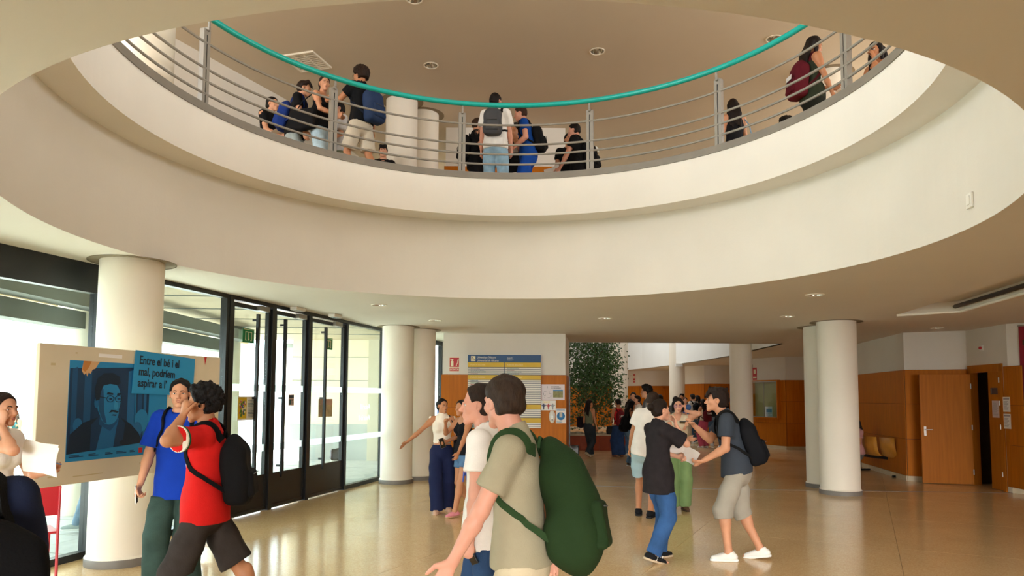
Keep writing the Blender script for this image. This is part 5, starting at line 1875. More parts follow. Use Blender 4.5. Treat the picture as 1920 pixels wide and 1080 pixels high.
        if collar or top == 'polo' or top == 'tee':
            cc = collar or topc
            ring_ = []
            rr = 0.066 * s
            ctr = neck - up * 0.004 * s + fw * 0.008 * s
            for t in np.linspace(0, 2 * PI, 25)[:-1]:
                ring_.append(ctr + xr * (rr * 1.08 * math.cos(t)) + fw * (rr * 1.0 * math.sin(t)) + up * (-0.020 * s * math.sin(t)))
            cb = MB().tube(ring_, 0.0085 * s, 8, True)
            if top == 'polo':
                hi_ = [p + up * 0.034 * s + (ctr - p) * 0.16 for p in ring_]
                lo_ = [p - up * 0.010 * s - (ctr - p) * 0.14 for p in ring_]
                n0 = 24
                vs = hi_ + lo_ + [p - (ctr - p) * 0.06 for p in lo_] + [p - (ctr - p) * 0.08 for p in hi_]
                fs = []
                for i in range(n0):
                    if i in (5, 6):
                        continue
                    j = (i + 1) % n0
                    fs += [(i, j, n0 + j, n0 + i), (3 * n0 + i, 2 * n0 + i, 2 * n0 + j, 3 * n0 + j), (i, 3 * n0 + i, 3 * n0 + j, j), (n0 + i, n0 + j, 2 * n0 + j, 2 * n0 + i)]
                cb.add(vs, fs)
            cb.build('collar', cloth_m(cc, topk), sh, True)
        if collar:
            for sd in (-1, 1):
                a, e, _ = arm[sd]
                u = nz(e - a)
                q = a + (e - a) * sleeve
                ra = (0.041 if fem else 0.049) * s * b * 0.98 + g * (1.6 + 0.5 * o)
                for off, cc in ((-0.006, collar), (-0.020, '#1f5a3a')):
                    MB().tube([q + u * (off - 0.007) * s, q + u * (off + 0.005) * s], (ra + 0.004) * 1.0, 24).build('cuff', cloth_m(cc), sh, True)
    if bot:
        G = Field(lo, hi, cv)
        wz = P + up * 0.07 * s
        g = 0.010 * s
        G.cone(P + up * -0.05 * s, wz, 0.156 * s * b + g, 0.142 * s * b + g * 0.8, 0.03, (fw, 0.76))
        G.ell(P + np.array((0, -0.012, -0.03)) * s, np.array((0.152, 0.112, 0.115)) * s * b + g, None, 0.03)
        if bot == 'skirt':
            G.cone(P, np.array((P[0], P[1], botz * s)), 0.16 * s, 0.22 * s * wide, 0.05, (fw, 0.8))
        else:
            for sd in (-1, 1):
                h, k_, an = leg[sd]
                r = (0.084 if fem else 0.082) * s * b
                r0, rk = r * 1.08 + g, r * (0.82 + 0.28 * (wide - 1) * 1.6) + g * 0.6
                rh_ = 0.055 * s * wide + g * 0.6
                if bot == 'shorts':
                    rk = r * 0.86 * wide + g
                G2 = Field(lo, hi, cv)
                G2.chain([h, h + (k_ - h) * 0.55, k_], [r0, r0 * 0.90 + (0.01 * s if wide > 1.2 else 0), rk], 0.03)
                zt = botz * s
                if bot == 'shorts':
                    # measured along the leg, so a lifted leg keeps its hem
                    dist = (0.95 * s - zt) / (0.95 * s - 0.085 * s) * (t1 + t2)
                    if dist <= t1:
                        q, u = h + nz(k_ - h) * dist, nz(k_ - h)
                    else:
                        q, u = k_ + nz(an - k_) * (dist - t1), nz(an - k_)
                        G2.chain([k_, q], [rk, rk * 0.98], 0.02)
                else:
                    u = nz(an - k_)
                    q = an - u * max(zt - 0.085 * s, -0.05 * s) / max(-u[2], 0.35)
                    G2.chain([k_, k_ + (an - k_) * 0.5, an + u * 0.03 * s], [rk, (rk + rh_) / 2, rh_], 0.02)
                G2.cut(q, u)
                G.merge(G2, 0.02)
        G.folds(0.0022 if bot != 'shorts' else 0.0018, (24, 22, 16), (sum(map(ord, key)) % 13) + 3)
        if bot == 'skirt':
            G.cut((0, 0, botz * s), (0, 0, -1))
        else:
            G.cut((0, 0, 0.012), (0, 0, -1))
        G.cut(wz + up * 0.02 * s, up)
        if top and topz < 0.97:
            G.cut(P + up * ((topz * s - P[2]) / max(up[2], 0.3) + 0.025 * s), up)
        G.build({'jeans': 'jeans', 'shorts': 'shorts', 'pants': 'trousers', 'skirt': 'skirt'}[bot], cloth_m(botc, botk), root)
    # ---------------- shoes
    if shoe and feet:
        for sd in (-1, 1):
            an = leg[sd][2]
            ty = (ltoe, 0, rtoe)[sd + 1]
            fd = np.array((sd * 0.18, 1.0, 0)) / 1.016
            ang = ty * 0.9
            fd2 = nz(fd * math.cos(ang) + np.array((0, 0, -1.0)) * math.sin(ang))
            un = nz(np.array((0, 0, 1.0)) * math.cos(ang) + fd * math.sin(ang))
            sv = max(0.0075, min(vox, 0.016))
            base = an - un * 0.085 * s
            S_ = Field(base - 0.30 * s, base + 0.30 * s, sv)
            lf_ = nz(np.cross(fd2, un))
            S_.cone(base - fd2 * 0.045 * s + un * 0.045 * s, base + fd2 * 0.07 * s + un * 0.045 * s, 0.043 * s, 0.044 * s, 0.02, (un, 0.95))
            S_.cone(base + fd2 * 0.07 * s + un * 0.040 * s, base + fd2 * 0.145 * s + un * 0.030 * s, 0.044 * s, 0.036 * s, 0.02, (un, 0.80))
            S_.cone(base + un * 0.04 * s, base + un * 0.092 * s - fd2 * 0.008 * s, 0.046 * s, 0.044 * s, 0.02)
            S_.cut(base + un * 0.022 * s, -un)
            S_.cut(base + un * 0.100 * s - fd2 * 0.02 * s, nz(un + fd2 * 0.25))
            so = S_.build('shoe', cloth_m(shoe), root)
            S2 = Field(base - 0.30 * s, base + 0.30 * s, sv)
            S2.cone(base - fd2 * 0.048 * s + un * 0.014 * s, base + fd2 * 0.07 * s + un * 0.014 * s, 0.046 * s, 0.047 * s, 0.01)
            S2.cone(base + fd2 * 0.07 * s + un * 0.014 * s, base + fd2 * 0.150 * s + un * 0.014 * s, 0.047 * s, 0.039 * s, 0.01)
            S2.cut(base + un * 0.026 * s, un)
            S2.cut(base + un * 0.001, -un)
            S2.build('sole', mat('sole_' + sole[1:], sole, 0.6), so)
    T_ = Matrix.Translation(loc) @ Matrix.Rotation(math.radians(yaw), 4, 'Z')
    info = dict(root=root, s=s, P=P, up=up, fw=fwc, xr=xr, neck=neck, chest=chest, Sh=Sh, arm=arm, leg=leg, HC=HC, hp=hp, HR=HR, T=T_, b=b, o=o, fem=fem, vox=vox)
    PEOPLE[key] = info
    return info


def build_hair(root, hp, HR, HC, hs, kind, colr, vox, fringe, stubble):
    hv = max(vox * 0.9, 0.0056)
    ext = 0.62 if kind in ('long', 'longback', 'pony') else 0.2
    F = Field(HC - np.array((0.2, 0.2, ext)) * hs, HC + np.array((0.2, 0.2, 0.2)) * hs, hv)
    e_ = lambda c, r, k=0.012, op='add', R=None: F.ell(hp(*c), np.array(r) * hs, HR if R is None else HR @ R, k, op)
    c_ = lambda a, q, ra, rb, k=0.012, op='add': F.cone(hp(*a), hp(*q), ra * hs, rb * hs, k, None, op)
    th = {'short': 0.012, 'crop': 0.006, 'buzz': 0.004, 'curly': 0.030, 'long': 0.014, 'longback': 0.014, 'bun': 0.009, 'pony': 0.009, 'bob': 0.018, 'thick': 0.022, 'balding': 0.005}[kind]
    e_((0, -0.018, 0.036), (0.074 + th * 0.9, 0.094 + th, 0.083 + th * 1.15), 0)
    if kind in ('short', 'thick', 'curly', 'crop', 'buzz', 'bob', 'balding'):
        e_((0, -0.052, -0.028), (0.068 + th * 0.6, 0.055 + th * 0.7, 0.060), 0.03)
    if kind in ('bun', 'pony', 'long', 'longback'):
        e_((0, -0.05, -0.02), (0.068 + th * 0.5, 0.06 + th * 0.5, 0.062), 0.03)
    if kind == 'curly':
        for k in range(90):
            a = k * 2.399
            zz = 1 - 1.5 * (k + 0.5) / 90
            r = math.sqrt(max(0, 1 - zz * zz))
            x, y, z = r * math.cos(a), r * math.sin(a), zz
            if y > 0.55 and z < 0.45:
                continue
            e_((x * 0.095, -0.02 + y * 0.118, 0.042 + z * 0.108), (0.019, 0.019, 0.019), 0.005)
    if kind == 'bun':
        e_((0, -0.128, 0.038), (0.046, 0.042, 0.046), 0.010)
    # open the face: everything in front of the hairline
    n = nz(HR @ np.array((0, 1.0, -0.42 if kind not in ('balding',) else -0.15)))
    F.cut(hp(0, 0.050, 0.052) if kind != 'balding' else hp(0, 0.045, 0.052), n, 0.006)
    # front of the ears
    for sd in (-1, 1):
        e_((sd * 0.078, 0.012, -0.022), (0.03, 0.042, 0.048), 0.006, 'sub')
    if kind in ('short', 'thick', 'curly', 'crop', 'buzz', 'balding'):
        F.cut(hp(0, -0.05, -0.060 if kind != 'thick' else -0.072), nz(HR @ np.array((0, -0.25, -1.0))), 0.01)
        # taper at the nape
    if fringe:
        for k, x in enumerate((-0.045, -0.025, -0.005, 0.015, 0.035, 0.05)):
            c_((x * 0.8, 0.062, 0.098), (x * 1.08, 0.092 + 0.008 * fringe, 0.062 - 0.020 * fringe + 0.006 * math.sin(k * 2.2)), 0.020, 0.011, 0.010)
        c_((-0.05, 0.03, 0.105), (0.05, 0.04, 0.105), 0.026, 0.026, 0.02)
    if kind == 'thick':
        for k in range(14):
            a = k * 2.399
            c_((0.05 * math.cos(a), -0.02 + 0.06 * math.sin(a), 0.100), (0.066 * math.cos(a + 0.4), -0.015 + 0.085 * math.sin(a + 0.4), 0.122), 0.026, 0.014, 0.012)
    if kind == 'bob':
        for sd in (-1, 1):
            c_((sd * 0.072, -0.02, 0.03), (sd * 0.078, -0.015, -0.075), 0.030, 0.022, 0.02)
        c_((0, -0.085, 0.0), (0, -0.085, -0.085), 0.06, 0.05, 0.03)
    if kind in ('long', 'longback'):
        for k, x in enumerate((-0.06, -0.03, 0.0, 0.03, 0.06)):
            l = 0.36 + 0.04 * math.sin(k * 2.1)
            p0 = hp(x, -0.075, 0.0)
            p1 = hp(x * 1.25, -0.105, -0.16)
            p2 = p1 + np.array((x * 0.15, -0.035, -(l - 0.16))) * hs
            F.chain([p0, p1, p2], [0.042 * hs, 0.040 * hs, 0.018 * hs], 0.02)
        if kind == 'long':
            for sd in (-1, 1):
                F.chain([hp(sd * 0.073, -0.01, 0.04), hp(sd * 0.084, 0.0, -0.08), hp(sd * 0.09, 0.03, -0.26)], [0.022 * hs, 0.026 * hs, 0.014 * hs], 0.02)
    if kind == 'pony':
        p0 = hp(0, -0.115, 0.03)
        p1 = hp(0, -0.155, -0.04)
        F.chain([p0, p1, p1 + np.array((0, -0.01, -0.22)) * hs, p1 + np.array((0, 0.0, -0.38)) * hs], [0.026 * hs, 0.036 * hs, 0.034 * hs, 0.010 * hs], 0.015)
    amp = {'short': 0.0022, 'thick': 0.0032, 'curly': 0.005, 'crop': 0.001, 'buzz': 0.0006, 'balding': 0.0006}.get(kind, 0.0018)
    F.folds(amp, (110, 100, 60) if vox < 0.009 else (60, 60, 40), len(colr) + ord(colr[-1]), 1.4)
    F.build('hair', hair_m(colr), root)


# ---------------------------------------------------------------- bags, phones and papers carried by people
def carried(info, name, label, cat, group=None):
    o = empty(name)
    o.matrix_world = info['T']
    tag(o, label, cat, group)
    return o


def backpack(key, col, label, w=0.145, h=0.23, d=0.085, off=0.0, sag=0.0, strap='#141414', pocket=True, skew=0.0, patch=None, txt=None, one=False, cv=None, taper=0.93, slump=0.0035):
    I = PEOPLE[key]
    s, P, up, fw, xr = I['s'], I['P'], I['up'], I['fw'], I['xr']
    root = carried(I, 'backpack', label, 'backpack', 'rucksacks worn by the students')
    back = (0.62 * (0.16 if not I['fem'] else 0.138) * I['b'] + 0.012 * I['o']) * s
    c = P + up * (0.27 - sag) * s - fw * (back + d * s * 0.92) + xr * off * s
    R = np.stack([xr, fw, up], 1) @ rot('X', -6) @ rot('Y', skew)
    vx = cv or max(0.0105, I['vox'] * 1.1)
    F = Field(c - 0.42 * s, c + 0.42 * s, vx)
    q = lambda x, y, z: c + R @ (np.array((x, y, z)) * s)
    if taper > 0.9:
        F.rbox(q(0, 0, -0.03), np.array((w, d, h - 0.03)) * s, R, 0.055 * s, 0.0)
        F.ell(q(0, 0.0, h * 0.45), np.array((w * taper, d * 0.9, h * 0.62)) * s, R, 0.05)
        F.ell(q(0, -d * 0.35, -h * 0.45), np.array((w * 1.03, d * 0.95, h * 0.55)) * s, R, 0.05)
    else:
        bk = R @ np.array((0, 1.0, 0))
        F.chain([q(0, -d * 0.15, -h * 0.58), q(0, -d * 0.2, -h * 0.1), q(0, 0.0, h * 0.45), q(0, d * 0.3, h * 0.86)], [w * 1.02 * s, w * 1.0 * s, w * 0.84 * s, w * 0.52 * s], 0.05, (bk, 0.74))
        F.rbox(q(0, 0, -h * 0.6), np.array((w * 0.95, d * 0.85, h * 0.36)) * s, R, 0.06 * s, 0.05)
    F.folds(slump, (24, 22, 18), len(label))
    bag = F.build('bag_body', cloth_m(col), root)
    if pocket:
        F = Field(c - 0.42 * s, c + 0.42 * s, vx)
        F.rbox(q(0, -d * 1.05, -h * 0.42), np.array((w * 0.78, 0.035, h * 0.40)) * s, R, 0.03 * s)
        F.folds(0.0025, (26, 22, 20), 5)
        F.build('front_pocket', cloth_m(col), root)
        MB().tube([q(x, -d * 1.05 - 0.038 - 0.004 * math.cos(x * 12), -h * 0.14) for x in np.linspace(-w * 0.6, w * 0.6, 7)], 0.0035 * s, 6).build('zip', mat('zip_dark', '#0c0c0c', 0.4), root)
    if patch:
        MB().box(-w * 0.5 * s, w * 0.5 * s, -0.002, 0.002, -0.035 * s, 0.035 * s, Matrix.Translation(q(0, -d * 1.0 - 0.045, patch[1] * h)) @ Matrix([list(r) for r in R]).to_4x4()).build('patch', cloth_m(patch[0]), root)
    if txt:
        Mt = Matrix.Translation(q(0, -d * 1.05 - 0.05, txt[1] * h)) @ Matrix([list(r) for r in R]).to_4x4() @ Matrix.Rotation(PI / 2, 4, 'X')
        text_obj('lettering', txt[0], txt[2] * s, mat('print_white', '#efece6', 0.7), Mt, root, 'CENTER', 0.002)
    MB().tube([q(-0.03, d * 0.7, h * 0.98), q(-0.022, d * 0.6, h * 1.16), q(0.022, d * 0.6, h * 1.16), q(0.03, d * 0.7, h * 0.98)], 0.009 * s, 8).build('handle', cloth_m(strap), root, True)
    V = PEOPLE.get(key + '_shirtV')
    for sd in ((-1, 1) if not one else (one,)):
        ctr = P + up * 0.36 * s
        top_ = I['neck'] + xr * sd * 0.095 * s - up * 0.02 * s
        rough_ = [q(sd * w * 0.55, d * 0.8, h * 0.92), P + up * 0.48 * s + xr * sd * 0.10 * s - fw * 0.08 * s, P + up * 0.53 * s + xr * sd * 0.105 * s - fw * 0.01 * s, P + up * 0.49 * s + xr * sd * 0.115 * s + fw * 0.09 * s, P + up * 0.38 * s + xr * sd * 0.125 * s + fw * 0.12 * s,
                  P + up * 0.27 * s + xr * sd * 0.150 * s + fw * 0.075 * s, P + up * 0.20 * s + xr * sd * 0.165 * s - fw * 0.01 * s, q(sd * w * 0.85, d * 0.7, -h * 0.55)]
        pts = []
        n = len(rough_)
        for i in range(n - 1):
            p0, p1, p2, p3 = rough_[max(i - 1, 0)], rough_[i], rough_[i + 1], rough_[min(i + 2, n - 1)]
            for t in np.linspace(0, 1, 6)[:-1]:
                pts.append(0.5 * ((2 * p1) + (p2 - p0) * t + (2 * p0 - 5 * p1 + 4 * p2 - p3) * t * t + (3 * p1 - p0 - 3 * p2 + p3) * t ** 3))
        pts.append(rough_[-1])
        if V is not None and len(V):
            for i in range(2, len(pts) - 3):
                a = P + up * float((pts[i] - P) @ up)
                dr = pts[i] - a
                d2 = ((V - pts[i]) ** 2).sum(1)
                j = np.argsort(d2)[:6]
                vp = V[j].mean(0)
                if i < 16:
                    nrm = nz(vp - (P + up * 0.36 * s)) if float((pts[i] - P) @ up) > 0.45 * s else nz(vp - (P + up * float((vp - P) @ up)))
                else:
                    nrm = nz(vp - (P + up * float((vp - P) @ up)))
                pts[i] = vp + nrm * 0.006
        # flat webbing
        mb = MB()
        vs = []
        for i, p in enumerate(pts):
            tng = nz(pts[min(i + 1, len(pts) - 1)] - pts[max(i - 1, 0)])
            cen = P + up * min(float((p - P) @ up), 0.44 * s)
            nr = nz(p - cen)
            sdv = nz(np.cross(tng, nr))
            wd = (0.028 if i < 18 else 0.014) * s
            for a_, b_ in ((-1, 0), (1, 0), (1, 1), (-1, 1)):
                vs.append(p + sdv * a_ * wd + nr * (b_ * 0.010 - 0.002) * s)
        fs = []
        for i in range(len(pts) - 1):
            for k in range(4):
                fs.append((i * 4 + k, i * 4 + (k + 1) % 4, i * 4 + 4 + (k + 1) % 4, i * 4 + 4 + k))
        fs += [(0, 1, 2, 3), tuple(len(vs) - 4 + k for k in (3, 2, 1, 0))]
        mb.add(vs, fs)
        mb.build('strap', cloth_m(strap), root, True)
    return root


def phone(key, side, label, col='#101113', off=(0.0, 0.0), up=None, size=1.0):
    I = PEOPLE[key]
    s = I['s']
    a, e, w = I['arm'][side]
    f = nz(w - e) if up is None else nz(up)
    c = w + nz(w - e) * 0.085 * s + np.array((off[0], off[1], off[2] if len(off) > 2 else 0)) * s
    z = f
    x = nz(np.cross(z, (0.31, 0.2, 0.93)))
    y = np.cross(z, x)
    M = Matrix((list(np.append([x[0], y[0], z[0]], c[0])), list(np.append([x[1], y[1], z[1]], c[1])), list(np.append([x[2], y[2], z[2]], c[2])), [0, 0, 0, 1]))
    root = carried(I, 'phone', label, 'phone')
    k = size
    o = MB().box(-0.036 * k, 0.036 * k, -0.0045, 0.0045, -0.075 * k, 0.075 * k, M).build('case', mat('phone_' + col[1:], col, 0.3), root, bevel=0.003)
    MB().box(-0.033 * k, 0.033 * k, 0.0045, 0.0052, -0.071 * k, 0.071 * k, M).build('screen', mat('phone_screen', '#0a0b10', 0.08), root)
    return root


def sheets(key, c, nrm, upv, w, h, label, n=3, bend=0.03, name='papers', cat='papers'):
    """a small fanned sheaf of A4 sheets, slightly bent, in the holder's own space"""
    I = PEOPLE[key]
    root = carried(I, name, label, cat)
    c = np.array(c, float) * I['s']
    z = nz(upv)
    y = nz(np.array(nrm, float) - z * (np.array(nrm, float) @ z))
    x = np.cross(z, y)
    for k in range(n):
        a = math.radians((k - (n - 1) / 2) * 7)
        xx, zz = x * math.cos(a) + z * math.sin(a), z * math.cos(a) - x * math.sin(a)
        vs, fs = [], []
        for j in range(7):
            for i in range(2):
                t = j / 6
                p = c + xx * (i - 0.5) * w + zz * (t - 0.5) * h + y * (k * 0.004 + bend * math.sin(t * 2.6 + k * 0.4)) + y * 0.0
                vs += [p, p + y * 0.0012]
        for j in range(6):
            b0, b1 = j * 4, j * 4 + 4
            fs += [(b0, b0 + 2, b1 + 2, b1), (b0 + 1, b1 + 1, b1 + 3, b0 + 3), (b0, b1, b1 + 1, b0 + 1), (b0 + 2, b0 + 3, b1 + 3, b1 + 2)]
        fs += [(0, 1, 3, 2), (24, 26, 27, 25)]
        MB().add(vs, fs).build('sheet', PAPER, root)
    return root


def tote(key, side, col, label, w=0.17, h=0.13, d=0.05, z=0.95, strap='#15151a', drop=0.0, fwd=0.0, out=0.25, kind='cotton'):
    """shoulder bag hanging at the hip with a strap over the shoulder"""
    I = PEOPLE[key]
    s = I['s']
    root = carried(I, 'shoulder_bag', label, 'bag')
    x = side * out
    c = np.array((x, fwd, z)) * s
    F = Field(c - 0.36 * s, c + 0.36 * s, max(0.008, I['vox']))
    F.rbox(c, np.array((d, w, h)) * s, None, 0.04 * s)
    F.ell(c - np.array((0, 0, h * 0.4)) * s, np.array((d * 1.15, w * 1.0, h * 0.75)) * s, None, 0.03)
    F.folds(0.004, (22, 20, 18), 3)
    F.build('bag_body', cloth_m(col, kind), root)
    sh = I['Sh'][side] + I['up'] * 0.062 * s - I['xr'] * side * 0.05 * s
    for dy in (-0.6, 0.6):
        p0 = c + np.array((0, dy * w, h * 0.9)) * s
        MB().tube([p0, p0 * 0.5 + sh * 0.5 + np.array((side * 0.03, dy * 0.09, 0.0)) * s, sh + np.array((0.01 * side, dy * 0.05, 0)) * s, sh + np.array((-0.01 * side, 0, 0.006)) * s], 0.009 * s, 6).build('strap', cloth_m(strap), root, True)
    return root

# ====================================================================== the people in the hall
def flat_on(key, name, txt, size, m, x, z, depth, narrow=1.0, front=True):
    """printed number or motif lying on the front of a shirt"""
    I = PEOPLE[key]
    s = I['s']
    p = I['P'] + I['up'] * z * s + I['xr'] * x * s
    V = PEOPLE[key + '_shirtV']
    d = I['fw'] if front else -I['fw']
    rel = V - p
    lat = rel - np.outer(rel @ d, d)
    j = np.argsort((lat ** 2).sum(1) - 0.002 * (rel @ d))[:30]
    far = max(float((rel[j] @ d).max()), 0.05)
    q = p + d * (far + depth)
    x_ = -I['xr'] if front else I['xr']
    M = Matrix((list(np.append([x_[0], I['up'][0], d[0]], q[0])), list(np.append([x_[1], I['up'][1], d[1]], q[1])), list(np.append([x_[2], I['up'][2], d[2]], q[2])), [0, 0, 0, 1]))
    sh = [c for c in I['root'].children if 'shirt' in c.name or 'polo' in c.name or 'top' in c.name][0]
    return text_obj(name, txt, size * s, m, M, sh, 'CENTER', 0.002, narrow, 0.001)


N, Mv, Fv = 0.0066, 0.0100, 0.020
PRW = mat('print_white', '#efece6', 0.7)

# --- two friends walking past in the foreground
person('A', (0.05, 3.25, 0), 80, 'young man in a beige polo shirt with a big dark green rucksack, walking away left', H=1.745, skin='rosy', lean=4, build=0.93, head=(-40, -2),
       lh=(-0.22, 0.31, 0.86), rh=(0.27, -0.10, 0.86), lpole=(-0.6, -1, 0.1), lhand='relax', lpalm=(1, 0.2, 0.1), lf=(-0.1, 0.2), rf=(0.1, -0.25), rfz=0.05, rtoe=0.4,
       top='polo', topc='#a39a80', topz=0.90, sleeve=0.66, loose=1.0, bot='pants', botc='#cdbfa0', botk='cotton', wide=1.15, hair='short', hairc='#35261b', vox=N)
backpack('A', '#23371c', 'big dark green rucksack worn by the man in the beige polo', 0.155, 0.265, 0.125, 0.0, 0.055, '#2c4325', skew=9, taper=0.66, slump=0.007)
person('B', (-0.13, 4.15, 0), 78, 'young man in a white printed tee, in profile beyond the beige polo', H=1.72, skin='rosy', lean=2, head=(10, 0), face=True,
       lh=(-0.22, 0.06, 0.80), rh=(0.24, 0.15, 0.86), lhand='grip', lpalm=(1, 0.0, 0.2), lf=(-0.1, -0.2), rf=(0.1, 0.25), top='tee', topc='#ece6de', topz=0.80, sleeve=0.6, loose=1.25,
       bot='jeans', botc='#2c4466', hair='short', hairc='#2a1d15', vox=N, collar=None)
phone('B', -1, 'black phone held low by the man in the white tee', off=(0.02, 0.0, 0.0), up=(0.0, 0.5, 0.85))
flat_on('B', 'shirt_print', 'A', 0.15, mat('print_blue', '#3457b5', 0.7), -0.05, 0.24, 0.004)

# --- pair by the poster board
person('C', (-2.06, 4.82, 0), 102, 'curly-haired young man in a red football shirt shading his eyes', H=1.70, skin='tan', lean=0, head=(6, -3), face=True,
       lh=(-0.21, 0.12, 1.555), rh=(0.25, 0.1, 0.85), lpole=(-0.9, -0.1, -1), lhand='hold', lpalm=(0.6, -0.6, 0), lfwd=(0.35, -0.1, 1.0), lf=(-0.09, 0.10), rf=(0.10, -0.42), rfz=0.07, rtoe=0.5,
       top='tee', topc='#cf1f1c', topz=0.83, sleeve=0.72, loose=1.25, collar='#e9e4d2', bot='shorts', botc='#3a3431', botk='wash', botz=0.50, wide=1.35, hair='curly', hairc='#120e0d', vox=N, build=1.04)
backpack('C', '#141416', 'black rucksack on the back of the red football shirt', 0.145, 0.235, 0.085, 0.0, 0.04, '#101012')
flat_on('C', 'shirt_number', '7', 0.19, PRW, 0.02, 0.20, 0.004)
flat_on('C', 'shirt_emblem', '-', 0.10, PRW, -0.09, 0.36, 0.003)
person('D', (-2.80, 6.02, 0), 186, 'young man in a royal blue tee facing us beside the poster board', H=1.78, skin='light', head=(10, 2), face=True,
       lh=(-0.25, 0.05, 0.86), rh=(0.27, 0.10, 0.89), rhand='grip', lf=(-0.09, -0.05), rf=(0.10, 0.15), top='tee', topc='#1238a0', topz=0.78, sleeve=0.82, loose=1.6,
       bot='pants', botc='#33463f', botk='denim', botz=0.11, wide=1.7, hair='short', hairc='#151110', vox=N, shoe='#2a2a2a')
backpack('D', '#17181b', 'black rucksack worn by the royal blue tee', 0.14, 0.22, 0.08)
phone('D', 1, 'phone with a white case in the hand of the royal blue tee', '#dcdcd8', off=(0.0, 0.02, 0.0), up=(0.0, 0.15, 1))

# --- far left edge
person('E', (-3.42, 4.72, 0), -98, 'woman in a white top with a phone to her ear holding papers, left edge', H=1.66, sex='f', skin='light', head=(-4, 0), face=True,
       rh=(0.07, 0.10, 1.52), rpole=(0.6, 0.5, -1), rhand='hold', rpalm=(-1, 0, 0), rfwd=(-0.1, 0.1, 1), lh=(-0.14, 0.30, 1.19), lhand='grip', lpalm=(0.3, -0.3, 1), top='tee', topc='#e8e2d8', topz=0.95, sleeve=0.35, bot='pants', botc='#30323a', botk='cotton',
       hair='pony', hairc='#2a1c16', vox=0.006)
phone('E', 1, 'dark phone at the ear of the woman at the left edge', off=(-0.02, 0.0, 0.0), up=(0.0, 0.1, 1))
sheets('E', (-0.04, 0.33, 1.30), (0.95, -0.1, 0.2), (0.1, 0.12, 1), 0.29, 0.20, 'white sheets of paper in the hand of the woman at the left edge', 2, 0.02)
pn = carried(PEOPLE['E'], 'pen', 'blue pen held against the papers at the left edge', 'pen')
MB().tube([np.array((-0.10, 0.33, 1.20)), np.array((-0.02, 0.47, 1.195))], 0.0045, 8).build('barrel', mat('pen_blue', '#1f5f96', 0.4), pn)
person('F', (-1.70, 2.20, 0), 50, 'person in a navy shirt with a black rucksack at the bottom left corner', H=1.62, skin='light', head=(10, -10), lh=(-0.25, 0.1, 0.86), rh=(0.24, 0.12, 0.88),
       top='tee', topc='#1f2740', topz=0.80, sleeve=0.75, loose=1.4, bot='jeans', botc='#2b3140', hair='bun', hairc='#150f0d', vox=0.007)
backpack('F', '#0f0f11', 'large black rucksack at the bottom left corner', 0.175, 0.25, 0.10, 0.02, 0.09)

# --- two women walking towards us
person('G', (-1.00, 10.25, 0), 186, 'smiling woman in a white cropped top and wide navy trousers, arm stretched out', H=1.62, sex='f', skin='tan', head=(32, 0), face=True, mouth=0.012,
       rh=(0.60, 0.16, 1.03), rpole=(0, -1, -0.6), rhand='flat', lh=(-0.06, 0.22, 1.10), lpole=(-1, -0.5, -0.6), lhand='hold', lpalm=(0.5, -0.5, 0), lf=(-0.10, -0.12), rf=(0.07, 0.14),
       top='crop', topc='#ece3d2', topz=1.06, loose=0.8, bot='pants', botc='#1d2444', botk='cotton', wide=1.75, botz=0.05, hair='bun', hairc='#15100f', shoe='#d0a890', sole='#caa58c', vox=Mv)
phone('G', -1, 'phone in a grey case held at the waist of the woman in white', '#8c8378', up=(0.3, 0.3, 0.9))
tote('G', -1, '#121214', 'black shoulder bag of the woman in the white cropped top', 0.15, 0.12, 0.06, 1.0, out=0.24)
person('H', (-0.66, 10.02, 0), 128, 'woman in a black tank top and denim shorts with pink trainers', H=1.60, sex='f', skin='tan', head=(14, 0), face=False, lean=2,
       lh=(-0.26, 0.30, 0.94), lpole=(-0.6, -1, 0), rh=(0.02, 0.34, 1.40), rpole=(0.5, 0.4, -1), lf=(-0.08, 0.22), rf=(0.08, -0.18), rfz=0.04, rtoe=0.4,
       top='tank', topc='#17181c', topz=0.92, loose=0.8, bot='shorts', botc='#55779a', botk='denim', botz=0.74, wide=1.05, hair='pony', hairc='#1a1311', shoe='#d98b95', sole='#b99471', vox=Mv)

# --- the talking pair on the right
person('I', (1.50, 7.30, 0), -68, 'girl with a bun in a charcoal tee and jeans, hand at her mouth', H=1.63, sex='f', skin='fair', head=(-4, 0), face=True,
       rh=(0.075, 0.185, 1.475), rpole=(0.35, 0.9, -0.75), rhand='hold', rpalm=(-0.3, -1, 0.1), rfwd=(-0.45, 0.05, 0.7), lh=(0.02, 0.24, 1.12), lpole=(-0.8, 0.2, -1), lhand='hold', lpalm=(0, -1, 0), lf=(-0.10, 0.08), rf=(0.09, -0.13), rfz=0.02, rtoe=0.35,
       top='tee', topc='#2b2729', topk='wash', topz=0.73, sleeve=0.80, loose=1.75, bot='jeans', botc='#35598a', botk='denim', wide=1.35, botz=0.08, hair='bun', hairc='#21160f', shoe='#1c1c1e', sole='#c9b294', vox=N)
shm = [c for c in PEOPLE['I']['root'].children if c.name.startswith('shoe')]
for sd in (-1, 1):
    L_ = PEOPLE['I']['leg'][sd][2]
    for k in range(3):
        p = L_ + np.array((sd * 0.042, 0.02 + 0.028 * k, -0.045))
        MB().cyl(p + np.array((0, -0.012, -0.02)), p + np.array((0, 0.010, 0.022)), 0.0055, 6).build('shoe_stripe', PRW, shm[0 if sd < 0 else 1])
